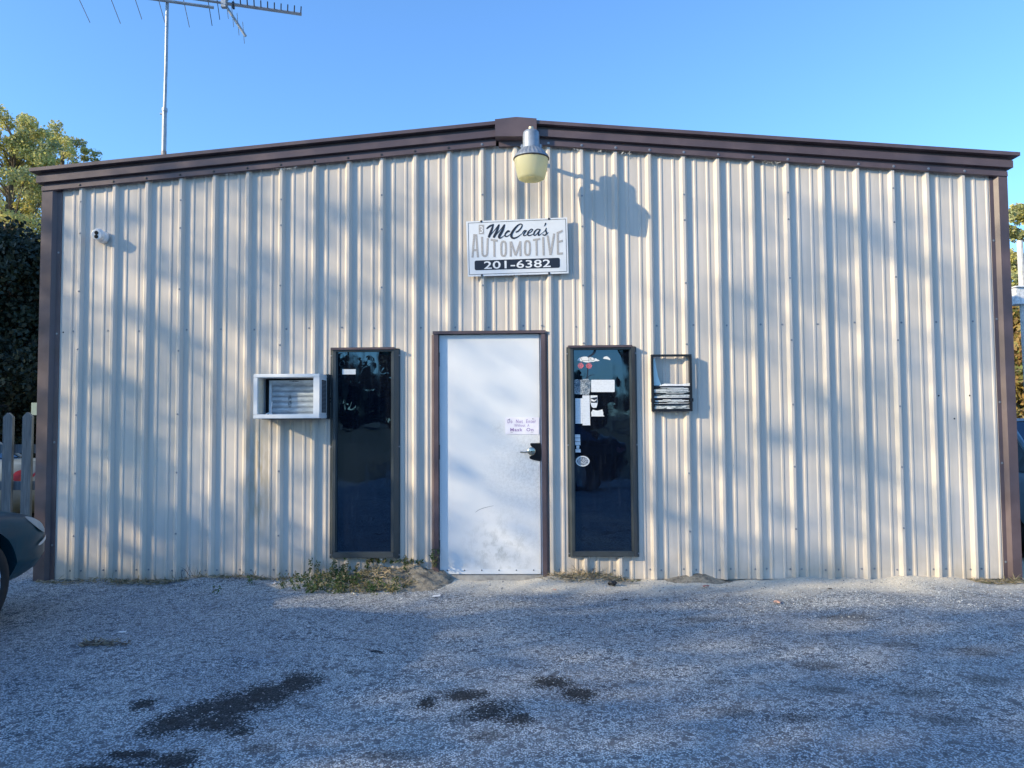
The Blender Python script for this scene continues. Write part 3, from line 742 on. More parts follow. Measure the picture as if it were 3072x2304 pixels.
# door notice -------------------------------------------------
N = empty('door_notice', label='small white notice asking for masks, screwed to the door', cat='notice')
q = [W(*p, -.004) for p in ((1516, 1252), (1617, 1252), (1617, 1303), (1516, 1303))]
nb = MB(); rr = rrect([(a[0], a[2]) for a in q], .008); nb.poly([(a, -.0055, c_) for a, c_ in rr], .003); nb.build('board', simple('notice_face', (.84, .81, .88), .35), N)
def NT(a, c_): return W(1500+a/10.369, 1240+c_/10.369, -.0062)
tx = MB()
quad_text(tx, 'Do  Not  Enter', (235,192), (1115,190), (1115,305), (235,308), NT, spacing=1.25, offset=.012)
quad_text(tx, 'Without  A', (445,332), (910,330), (910,418), (445,420), NT, spacing=1.1)
quad_text(tx, 'Mask  On', (318,455), (1040,455), (1040,558), (318,560), NT, spacing=1.15, offset=.02)
tx.build('lettering', simple('faded_purple_ink', (.34, .22, .46), .6), N)
for a, c_ in ((287,182), (1022,172)): x, y, z = NT(a, c_); MB().screw(x, -.006, z, .003).build('screw', M['darkscrew'], N)
for a in (360, 995): x, y, z = NT(a, 588); MB().box((x-.011, -.0066, z-.001), (x+.011, -.0057, z+.001)).build('slot', M['darkscrew'], N)

# things in / on the window panes -------------------------------
def RW(a, c_, d=0): return W(1700+a/4.4818, 1030+c_/4.4818, -.0215-d)
def lines(col=(.45, .48, .52), scale=60):
    b = NB('paper_with_faint_print'); X, Y, Z = b.xyz()
    l = b.ramp(b.math('SINE', b.math('MULTIPLY', Z, 420.0)), .55, .75); m_ = b.ramp(b.noise(70, 2), .48, .55)
    b.set(color=b.mix(b.math('MULTIPLY', b.math('MULTIPLY', l, m_), .5), (.76, .78, .80), col), rough=.6); return b.m
PR = lines()
def sheet(name, pts, label, cat='paper', mat=None, d=0, parent=None):
    mb_ = MB(); mb_.poly([RW(a, c_, d) for a, c_ in pts], .0008)
    if parent: return mb_.build(name, mat or PR, parent, label=label)
    return mb_.build(name, mat or PR, None, label=label, cat=cat)
sheet('notice_card', rrect([(330,490),(645,490),(645,655),(330,655)], 10), 'wide white printed card taped high in the right window', 'notice')
sheet('paper_sheet', [(115,740),(213,740),(213,1080),(118,1080)], 'narrow paper sheet at the left edge of the right window, behind a taller one')
sheet('paper_sheet', [(212,700),(308,700),(317,1102),(215,1102)], 'tallest narrow white sheet in the right window, overlapping another', d=.001)
bw = sheet('badge_sticker', [(320,700),(412,700),(416,800),(402,862),(362,868),(338,855),(320,800)], 'small shield shaped sticker beside the tall sheets', parent=WR)
im = MB(); im.add([RW(a, c_, .001) for a, c_ in ((325,735),(409,722),(411,800),(328,800))], [(0, 1, 2, 3)]); im.add([RW(a, c_, .0014) for a, c_ in ((330,745),(372,765),(405,750),(400,765),(370,785),(332,775))], [(0, 1, 2, 3, 4, 5)], 1)
im.build('printed_image', [M['ink'], M['paper']], bw)
sheet('torn_sticker', [(335,975),(328,932),(352,890),(385,900),(420,905),(455,895),(480,888),(492,930),(492,968),(507,975),(505,982),(330,982)], 'torn white sticker remnant below the badge', mat=M['paper'], parent=WR)
cl = sheet('cloud_decal', [(145,225),(160,200),(185,190),(220,180),(265,178),(290,188),(318,182),(350,190),(370,208),(392,200),(412,215),(445,232),(415,240),(390,238),(360,250),(330,248),(290,258),(250,255),(215,245),(190,240),(165,235)], 'large cloud shaped white decal high on the pane', mat=M['paper'], parent=WR)
ck = MB()
for p in ([(290,180,5),(300,205,5),(295,240,4)], [(185,190,4),(205,225,3),(215,245,4)], [(330,185,4),(322,215,4),(360,235,4),(372,210,3)], [(215,235,4),(260,232,4),(330,238,3)]): stroke(ck, p, lambda a, c_, s: RW(a, c_, .0012+s))
ck.build('crack_lines', M['ink'], cl)
sheet('cloud_decal', [(487,200),(505,182),(530,174),(555,180),(575,198),(588,215),(582,226),(560,218),(530,212),(505,210)], 'small cloud shaped white decal high on the pane', mat=M['paper'], parent=WR)
# red lamp lattice of an illuminated shop light behind the glass
b = NB('red_lit_dots'); b.set(color=(.8, .1, .08), rough=.4, emit=(1, .16, .13), estr=.7)
for cxx, cyy, wl in ((188, 300, 'left'), (300, 302, 'right')):
    led = MB()
    for i in range(-4, 5):
        for j in range(-3, 4):
            a, c_ = cxx+i*9.5+(j % 2)*4.7, cyy+j*11
            if (a-cxx)**2/38**2+(c_-cyy)**2/38**2 > 1: continue
            led.add([RW(a, c_-4.2, .0006), RW(a+2.6, c_, .0006), RW(a, c_+4.2, .0006), RW(a-2.6, c_, .0006)], [(0, 1, 2, 3)])
    led.build('window_light', b.m, None, label=wl+' one of two small red lit lattice lights high in the right window', cat='light', group='red lattice lights')
# column of five small stickers, oval sticker, pebbled decal
for k in range(5):
    ya_, yb_ = 1225+k*49.5, 1225+k*49.5+44
    xo = 3.5*k/2
    sheet('square_sticker', [(110+xo, ya_), (180+xo, ya_), (182+xo, yb_), (112+xo, yb_)] if k != 3 else [(124+xo, ya_), (164+xo, ya_), (164+xo, yb_), (126+xo, yb_)], None, mat=PR, parent=WR)
ov = [(215+93*math.cos(a), 1584+71*math.sin(a)) for a in np.linspace(0, 2*math.pi, 28, endpoint=False)]
oo = sheet('oval_sticker', ov, 'oval white sticker with dark print low on the left side of the pane', mat=M['paper'], parent=WR)
b = NB('mottled_print'); nn = b.ramp(b.noise(170, 4), .46, .54); b.set(color=b.mix(nn, (.02, .03, .05), (.6, .63, .66)), rough=.5)
dk = MB(); dk.add([RW(215+(a-215)*.82, 1584+(c_-1584)*.8, .0011) for a, c_ in ov], [tuple(range(28))]); dk.build('print', b.m, oo)
b2 = NB('pebbled_print'); vv = b2.n('ShaderNodeTexVoronoi'); vv.feature = 'DISTANCE_TO_EDGE'; vv.inputs['Scale'].default_value = 75; b2.L(b2.co(), vv.inputs['Vector'])
b2.set(color=b2.mix(b2.ramp(vv.outputs['Distance'], .04, .10), (.02, .03, .05), b2.mix(b2.ramp(b2.noise(28, 3), .4, .6), (.10, .16, .22), (.48, .52, .54))), rough=.4)
sheet('scenery_decal', [(97,500),(130,482),(180,490),(230,480),(290,478),(322,500),(318,640),(300,692),(215,690),(97,680)], 'mottled pebbled decal at the left of the pane', mat=b2.m, parent=WR)
tr_ = MB()
stroke(tr_, [(270,470,14),(282,400,16),(285,300,13),(282,262,8)], lambda a, c_, s: RW(a, c_, .0004+s)); stroke(tr_, [(275,465,10),(320,430,8),(380,425,4)], lambda a, c_, s: RW(a, c_, .0005+s))
stroke(tr_, [(300,180,20),(345,150,26),(372,120,34),(380,95,30)], lambda a, c_, s: RW(a, c_, .0005+s))
tr_.build('tree_decal', M['ink'], WR)
# left window label
nl = MB(); q = [W(700+a/4.022, 1000+c_/4.022, -.0215) for a, c_ in ((1315,433),(1476,433),(1476,495),(1315,495))]; nl.poly(q, .0008)
nl.build('white_sticker', M['paper'], WL)

# ---------------------------------------------------------------- aerial
An = empty('tv_antenna', label='tall television aerial on a galvanised mast above the left roof slope', cat='antenna')
YA = 1.6
mt = MB(); b0 = Vector(W(491, 470, YA)); b0.z = ztop(b0.x)-.05; b1 = Vector(W(494, 330, YA)); b2_ = Vector(W(498, 200, YA)); b3 = Vector(W(503, -60, YA))
mt.tube([b1-(b1-b0)*.0, b2_, b3], .0185, 12); mt.build('mast', M['galv'], An)
MB().tube([b0, b1], .026, 12).build('mast_foot', M['galv'], An)
q = MB(); q.tube([b0+(b1-b0)*.02, b0+(b1-b0)*.62], 0.0282, 12)
b = NB('flaking_rust'); n_ = b.ramp(b.noise(22, 5, b.mapped((1, 1, .35))), .36, .5); b.set(color=b.mix(n_, (.42, .43, .43), (.25, .11, .05)), rough=.7, metal=.2); q.build('rust_patch', b.m, An)
q = MB(); q.box(b1+Vector((-.05, -.01, -.05)), b1+Vector((-.02, .01, -.035))); q.lathe(b1, (0, 0, 1), [(-.02, .031), (.02, .031)], 12, capa=True, capb=True); q.build('clamp', M['galv'], An)
ua = Vector((.947, .32, 0)); va = Vector((-.32, .947, 0))
P0 = Vector(W(503, 7, YA))               # where the lower boom crosses the mast
def boomx(px, y):                        # parameter along the boom whose image falls on px
    best = None
    for t_ in np.linspace(-3, 3, 1201):
        p = P0+ua*t_; d = p-CP; xx = 1536+FPX*d.dot(_r)/d.dot(_f)
        if best is None or abs(xx-px) < best[0]: best = (abs(xx-px), t_)
    return best[1]
ta, tb = boomx(180, 0), boomx(645, 0)
MB().tube([P0+ua*ta-Vector((0, .03, 0)), P0+ua*tb-Vector((0, .03, 0))], .0175, 8).build('boom', M['galv'], An)
up_ = Vector((0, 0, .085))
tc, td, te = boomx(540, 0), boomx(672, 0), boomx(905, 0)
q = MB(); q.tube([P0+up_+ua*ta, P0+up_+ua*td], .015, 8); q.build('boom', M['galv'], An)
q = MB(); q.tube([P0+up_+ua*td, P0+up_+ua*te+Vector((0, 0, -.0))], .021, 4); q.build('boom', M['galv'], An)
for px, ln in ((212, .92), (318, .84), (396, .66), (470, .66), (548, .70), (624, .58), (652, .40)):
    t_ = boomx(px, 0); c_ = P0+up_*1.0+ua*t_
    MB().tube([c_-va*ln, c_+va*ln], .0045, 6).build('element', M['darkscrew'] if px > 600 else M['galv'], An)
for k in range(10):
    t_ = boomx(722, 0)+(te-boomx(722, 0))*k/9*.985; c_ = P0+up_+ua*t_
    MB().tube([c_-va*.15+Vector((0,0,.012)), c_+va*.02+Vector((0,0,.012))], .0075, 6).build('director', M['darkscrew'], An)
# corner reflector arms
for sg in (-1, 1):
    a0 = P0+up_+ua*(td+.02)+Vector((0, 0, sg*.03)); a1 = a0+ua*.22+Vector((0, 0, sg*.33))
    q = MB(); q.tube([a0, a1], .016, 6); ar = q.build('reflector_arm', M['galv'], An)
    for k in range(4):
        c_ = a0+(a1-a0)*(.05+k*.28); MB().tube([c_-va*.26, c_+va*.26], .0035, 6).build('reflector_rod', M['galv'], ar)
q = MB(); c_ = P0+up_+ua*td; q.box(c_-Vector((.03, .03, .06)), c_+Vector((.03, .02, .07)), bev=.004); q.build('junction_box', M['galv'], An)
q = MB(); c_ = P0+up_+ua*(td+.10); q.box(c_-Vector((.012, .02, .05)), c_+Vector((.012, .02, .03)), bev=.003); q.build('insulator', M['black'], An)

# ---------------------------------------------------------------- foliage helpers
def leaves(name, centres, radii, n_per, size, mats, parent=None, flat=1.0, droop=0, seed=0, aspect=1.6, **k):
    r_ = np.random.default_rng(seed)
    C_ = np.repeat(np.array(centres, float), n_per, axis=0); R_ = np.repeat(np.array(radii, float), n_per)
    n = len(C_)
    d = r_.normal(size=(n, 3)); d /= np.linalg.norm(d, axis=1)[:, None]
    d *= (r_.random(n)**.45)[:, None]; d[:, 2] *= flat
    c = C_+d*R_[:, None]
    a = r_.normal(size=(n, 3)); a[:, 2] -= droop; a /= np.linalg.norm(a, axis=1)[:, None]
    b_ = np.cross(a, r_.normal(size=(n, 3))); b_ /= np.linalg.norm(b_, axis=1)[:, None]
    s = size*(.6+.8*r_.random(n))[:, None]
    v = np.stack([c-a*s*aspect/2, c+b_*s/2, c+a*s*aspect/2, c-b_*s/2], axis=1).reshape(-1, 3)
    me = bpy.data.meshes.new(name); me.vertices.add(4*n); me.vertices.foreach_set('co', v.ravel())
    me.loops.add(4*n); me.loops.foreach_set('vertex_index', np.arange(4*n)); me.polygons.add(n)
    me.polygons.foreach_set('loop_start', np.arange(n)*4)
    for mt_ in mats: me.materials.append(mt_)
    me.update(); me.validate()
    if len(mats) > 1:
        g = r_.integers(0, len(mats), size=len(centres)); mi = np.repeat(g, n_per); j = r_.random(n) < .3; mi[j] = r_.integers(0, len(mats), size=j.sum())
        me.polygons.foreach_set('material_index', mi)
    o = bpy.data.objects.new(name, me); COL.objects.link(o)
    if parent: o.parent = parent
    return props(o, **k)
def tree(name, base, height, cr, mats, label, cat='tree', group=None, nclump=60, n_per=220, size=.11, low=.25, seed=0, shape=1.0, bark=None, clr=(.12,.30), flat=.75, lean=(0, 0), ragged=0, limb=1.0):
    r_ = random.Random(seed); t = empty(name, label=label, cat=cat, group=group)
    bx, by = base; top = Vector((bx+lean[0], by+lean[1], height)); tk = MB(); cs_ = []; rs_ = []
    tr0 = height*.022+.05
    mid = Vector((bx+r_.uniform(-.3, .3)+lean[0]*.4, by, height*.5))
    tk.tube([(bx, by, -.1), (bx, by, .4), mid, top-Vector((0, 0, height*.1))], [tr0*1.4, tr0, tr0*.7, tr0*.2], 9)
    for i in range(nclump):
        zf = low+(1-low)*r_.random()**.85; q = (zf-low)/(1-low)
        prof_ = math.sin(math.pi*min(1, max(.08, q*.86+.12)))**.6*shape
        a = r_.uniform(0, 2*math.pi); rr_ = cr*prof_*math.sqrt(r_.uniform(.12, 1))*(1+ragged*(math.sin(a*3+seed)*math.sin(zf*11+seed)+.4*math.sin(a*7+zf*23)))
        zf -= ragged*.22*(.5+.5*math.sin(a*4+seed*2))*max(0, q-.55)/.45
        c = Vector((bx+lean[0]*zf+rr_*math.cos(a), by+lean[1]*zf+rr_*math.sin(a), height*zf))
        cs_.append(c); rs_.append(cr*r_.uniform(*clr))
        if i % 2 == 0:
            s = Vector((bx+lean[0]*zf*.7, by+lean[1]*zf*.7, max(height*.15, c.z-rr_*.7-.4)))
            mm = s.lerp(c, .5)+Vector((0, 0, .12*rr_)); tk.tube([s, mm, c], [tr0*.28*limb, tr0*.16*limb, tr0*.05*limb], 5)
    tk.build('trunk', bark or M['bark'], t)
    leaves('crown', cs_, rs_, n_per, size, mats, t, flat=flat, seed=seed+1)
    return t
LG = leaf('olive_yellow_leaves', ((.50, .50, .16), (.68, .62, .20), (.80, .62, .32)), trans=.45)
LG2 = leaf('grey_green_leaves', ((.28, .32, .15), (.40, .42, .20), (.50, .44, .25)), trans=.35)
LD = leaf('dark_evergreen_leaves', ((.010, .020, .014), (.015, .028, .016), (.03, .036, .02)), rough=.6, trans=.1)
LO = leaf('autumn_leaves', ((.34, .22, .07), (.30, .27, .06), (.40, .20, .10)))
LV = leaf('vine_leaves', ((.20, .24, .06), (.30, .22, .10), (.42, .26, .20)))

def Wd(px, py, depth):  # point along a pixel ray at a given world y
    return W(px, py, depth)
# pale willow oaks left of the building
x_, _, z_ = Wd(40, 345, 20)
tree('willow_oak', (x_, 20), z_, 3.3, [LG, LG2, LG], 'tall pale yellow-green tree beyond the left end of the building', nclump=400, n_per=190, size=.062, low=.2, seed=3, clr=(.05, .14), ragged=.4, limb=.35, flat=.8)
x_, _, z_ = Wd(190, 385, 23)
tree('willow_oak', (x_, 23), z_, 2.7, [LG2, LG], 'thinner pale tree just above the left roof corner', nclump=240, n_per=180, size=.062, low=.25, seed=8, clr=(.05, .14), ragged=.4, limb=.35, flat=.8)
x_, _, z_ = Wd(30, 600, 11)
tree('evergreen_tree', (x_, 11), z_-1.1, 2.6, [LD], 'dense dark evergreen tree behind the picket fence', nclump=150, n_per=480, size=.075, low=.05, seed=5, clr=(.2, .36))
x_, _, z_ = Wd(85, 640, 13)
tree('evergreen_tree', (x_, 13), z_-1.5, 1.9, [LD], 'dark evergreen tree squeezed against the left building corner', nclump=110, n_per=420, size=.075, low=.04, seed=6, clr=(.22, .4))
# right side
x_, _, z_ = Wd(3100, 610, 20)
tree('sapling', (x_, 20), z_, 1.6, [LG2, LG], 'slender green tree beyond the right end of the building', nclump=60, n_per=220, size=.09, low=.35, seed=12, clr=(.14, .3))
x_, _, z_ = Wd(3110, 880, 13)
tree('autumn_shrub', (x_, 13), z_, 1.9, [LO, LV, LV], 'yellow and orange leafed shrub tangle beyond the right corner', 'shrub', nclump=90, n_per=260, size=.09, low=.03, seed=14, clr=(.18, .34))
x_, _, z_ = Wd(3075, 1010, 10)
tree('vine_thicket', (x_+.2, 10), z_, 1.1, [LV, LO], 'low green and reddish vine thicket right of the building', 'shrub', nclump=70, n_per=220, size=.07, low=.03, seed=15, clr=(.2, .36))
# leaning white post with a box
Pt = empty('leaning_post', label='pale leaning post rising beyond the right wall corner', cat='post')
q = MB(); a = Vector(W(3059, 722, 3)); c_ = Vector(W(3084, 1180, 3)); q.tube([a, a.lerp(c_, .5), Vector((c_.x+.03, c_.y, 0))], [.035, .04, .045], 10); q.build('pole', simple('bleached_pole', (.62, .60, .55), .8, 0, .2, 20, .003), Pt)
Bx = empty('birdhouse_box', label='weathered white box hung on the leaning post at the right', cat='box')
q = MB(); p0 = Vector(W(3037, 862, 3.0)); p1 = Vector(W(3066, 914, 3.0)); q.box((p0.x, 2.93, p1.z), (p1.x+.02, 3.12, p0.z-.012), bev=.004); q.build('body', simple('flaking_white_paint', (.66, .68, .70), .6, 0, .35, 30), Bx)
q = MB(); q.box((p0.x-.012, 2.90, p0.z-.011), (p1.x+.03, 3.14, p0.z+.004)); q.build('lid', M['white'], Bx)
# far woods behind the viewer (seen mirrored in the panes) and the tall trees toward the sun
FT = [leaf('far_dark_leaves', ((.03, .05, .02), (.05, .06, .03), (.07, .07, .03)), trans=.1)]
r_ = random.Random(4)
for i in range(30):
    x = -75+i*5.2+r_.uniform(-1.5, 1.5)
    tree('woodland_tree', (x, -92+r_.uniform(-5, 5)), r_.uniform(7.0, 10.0)+(5 if i == 17 else 0), r_.uniform(3.2, 4.6) if i != 17 else 2.2, FT, 'dark tree in the row of woods across the field', group='woods across the field', nclump=34, n_per=70, size=.55, low=.05, seed=100+i, clr=(.25, .45))

for i in range(22):
    x = -62+i*5.9+r_.uniform(-1.5, 1.5)
    if -10 < x < 9: continue
    tree('background_tree', (x, 46+r_.uniform(-5, 5)), r_.uniform(7.5, 11.5), r_.uniform(3.0, 4.4), FT, 'dark tree in the wood far behind the building', group='woods far behind the building', nclump=34, n_per=90, size=.4, low=.03, seed=200+i, clr=(.25, .45))
# unseen trees toward the low sun, leaf clumps placed to shade wall and lot
HD = Vector((SUN.x, SUN.y, 0)).normalized(); LA = Vector((-HD.y, HD.x, 0))
if LA.x < 0: LA = -LA
TAN = SUN.z/math.hypot(SUN.x, SUN.y); DT = 18.0
def toward(p, d):
    """follow the sun ray from p until it is d metres out"""
    p = Vector(p); s = (d-p.dot(HD)); return p+HD*s+Vector((0, 0, TAN*s))
PXc = [230,480,730,980,1230,1480,1730,1980,2230,2480,2730,2980]; PYr = [600,750,900,1080,1280,1480,1680]
TW = [[.6,.5,.6,.5,.7,.85,1,1,.85,.9,.8,.9],[.3,.6,.35,.55,.45,.9,1,.95,.7,.4,.35,.8],[.35,.6,.7,.2,.5,.8,1,.9,.4,.5,.8,.3],
      [.3,.25,.6,.6,.8,.9,1,1,.5,.6,.4,.4],[.5,.15,.6,.7,.8,.7,.9,.8,.5,.3,.7,.6],[.15,.05,.5,.6,.6,.5,.8,.4,.5,.5,.4,.7],[.5,.1,.2,.5,.7,.8,.8,.9,.3,.3,.8,.9]]
GXc = [-300,150,450,750,1050,1350,1650,1950,2250,2550,2850,3300]; GYr = [1790,1870,1950,2040,2130,2250]
TG = [[.05,.1,.15,.4,.9,1,.6,.5,.8,1,1,1],[.05,.03,.05,.1,.2,.5,.15,.1,.35,.3,.1,.1],[.05,.03,.05,.1,.2,.5,.5,.35,.6,.4,.08,.1],
      [.05,.03,.05,.1,.2,.5,1,.8,.15,.08,.05,.1],[.05,.03,.03,.05,.15,.5,.35,.15,.25,.08,.1,.1],[.05,.03,.03,.1,.35,.9,.7,.4,.15,.1,.06,.1]]
cl_c = []; cl_r = []
AE = .075*.075*1.6*.5*.5; NP = 9
def scatter(corners, area_proj, T, DT=DT, AE=AE, cr=(.10, .26)):
    if T >= .999: return
    tau = -math.log(max(.002, min(.98, T**1.15)))
    n = tau*area_proj/AE/NP
    n = int(n)+(random.random() < n-int(n))
    for _ in range(n):
        a, b_ = random.random(), random.random()
        p = corners[0].lerp(corners[1], a).lerp(corners[2].lerp(corners[3], a), b_)
        cl_c.append(toward(p, DT+random.uniform(-2, 2))); cl_r.append(random.uniform(*cr))
nrm = abs(SUN.y)
for j, py in enumerate(PYr):
    for i, px in enumerate(PXc):
        dx, dy = 125, (75, 75, 80, 95, 100, 100, 100)[j]
        cs4 = [Vector(W(px+a*dx, py+b_*dy)) for a, b_ in ((-1, -1), (1, -1), (-1, 1), (1, 1))]
        ar = (cs4[1]-cs4[0]).length*(cs4[2]-cs4[0]).length*nrm
        scatter(cs4, ar, TW[j][i]**.75)
for j, py in enumerate(GYr):
    for i, px in enumerate(GXc):
        dy = (40, 42, 42, 45, 45, 75)[j]; dx = 150 if i not in (0, 11) else 300
        cs4 = [Vector(G(px+a*dx, py+b_*dy)) for a, b_ in ((-1, -1), (1, -1), (-1, 1), (1, 1))]
        ar = (cs4[1]-cs4[0]).length*(cs4[2]-cs4[0]).length*SUN.z
        scatter(cs4, ar, min(1.0, TG[j][i]*(1.15 if px > 1000 else 1.0)), cr=(.05, .13))
# leaf clumps added to keep lot at left and behind viewer in shade
for (xa, xb, ya, yb, T) in ((-9, -3.1, -4.5, -.8, .01), (-10.5, -4.6, -.8, 2.5, .01), (-3.5, 4.5, -9, -4.6, .2), (-5, 5, -16, -9, .12)):
    cs4 = [Vector((a, b_, .3)) for a, b_ in ((xa, ya), (xb, ya), (xa, yb), (xb, yb))]
    for _ in range(6):
        scatter(cs4, (xb-xa)*(yb-ya)*SUN.z/6, T**(1))
for k, cs4 in enumerate(([Vector(p) for p in ((-10, 1, 0), (-4.7, 1, 0), (-10, 1, 1.7), (-4.7, 1, 1.7))],)):
    scatter(cs4, 5.3*1.7*nrm, .004)
nmain = len(cl_c)
for cs4, T in (([Vector(p) for p in ((-15, 9.5, 0), (-7, 9.5, 0), (-15, 9.5, 5.6), (-7, 9.5, 6.2))], .06), ([Vector(p) for p in ((-4.4, 12, 0), (-11, 12, 0), (-4.4, 12, 6), (-11, 12, 6.5))], .06)):
    scatter(cs4, 8*6*nrm, T, 38, .00676, (.1, .34))
cl_c2, cl_r2 = cl_c[nmain:], cl_r[nmain:]; cl_c, cl_r = cl_c[:nmain], cl_r[:nmain]
ctr = toward((0, 0, 2), DT)
ST_ = [empty('shade_tree', label=l, cat='tree') for l in ('unseen tree toward the low sun, leaf clumps placed to dapple wall and lot',)]
tk = MB(); bx, by = ctr.x+1.0*LA.x, ctr.y+1.0*LA.y
tk.tube([(bx, by, -.1), (bx-.1, by, 3), (bx, by+.1, 5.5), (bx, by, 8)], [.2, .16, .1, .04], 10)
for i in range(0, len(cl_c), 14):
    c = cl_c[i]; s = Vector((bx, by, max(3.5, c.z-1.5))); tk.tube([s, s.lerp(c, .5)+Vector((0, 0, .1)), c], [.02, .012, .004], 4)
tk.build('trunk', M['bark'], ST_[0])
leaves('crown', cl_c, cl_r, NP, .075, [LG], ST_[0], seed=9)
t2_ = empty('shade_tree', label='unseen second tree added toward the low sun to shade the evergreens', cat='tree')  # out of view, added to put the evergreens at left in shade
c2_ = toward((-10, 10, 3), 38); tk = MB(); tk.tube([(c2_.x, c2_.y, -.1), (c2_.x+.2, c2_.y, 6), (c2_.x, c2_.y, 16)], [.36, .28, .1], 10)
for i in range(0, len(cl_c2), 14):
    c = cl_c2[i]; s = Vector((c2_.x, c2_.y, max(8, c.z-1.5))); tk.tube([s, s.lerp(c, .5)+Vector((0, 0, .2)), c], [.05, .03, .008], 4)
tk.build('trunk', M['bark'], t2_)
leaves('crown', cl_c2, cl_r2, NP, .13, [LG], t2_, seed=19)

# ---------------------------------------------------------------- picket fence, left
F = empty('picket_fence', label='weathered grey wooden picket fence left of the building', cat='fence')
FY = 1.0; px_ = -5.337
for z in (.733+.025, 1.138):
    MB().box((-9.5, FY+.02, z-.045), (-4.50, FY+.055, z+.045)).build('rail', M['wood'], F)
for k in range(20):
    xc = -5.236-k*.203+random.uniform(-.006, .006); h = 1.505+random.uniform(-.012, .012); hw = .050; q = MB()
    q.poly([(xc-hw, FY-.02, .02), (xc+hw, FY-.02, .02), (xc+hw, FY-.02, h-.045), (xc+.006, FY-.02, h), (xc-.006, FY-.02, h), (xc-hw, FY-.02, h-.045)], .035); q.build('picket', M['wood'], F)
q = MB(); q.box((-5.86, 1.98, 1.50), (-5.72, 2.06, 1.645)); q.tube([(-5.79, 2.06, 0), (-5.79, 2.06, 1.5)], .03, 8)
q.build('utility_box', simple('pale_green_grey_box', (.20, .27, .25), .6), None, label='small pale grey-green box on a post behind the picket fence', cat='box')

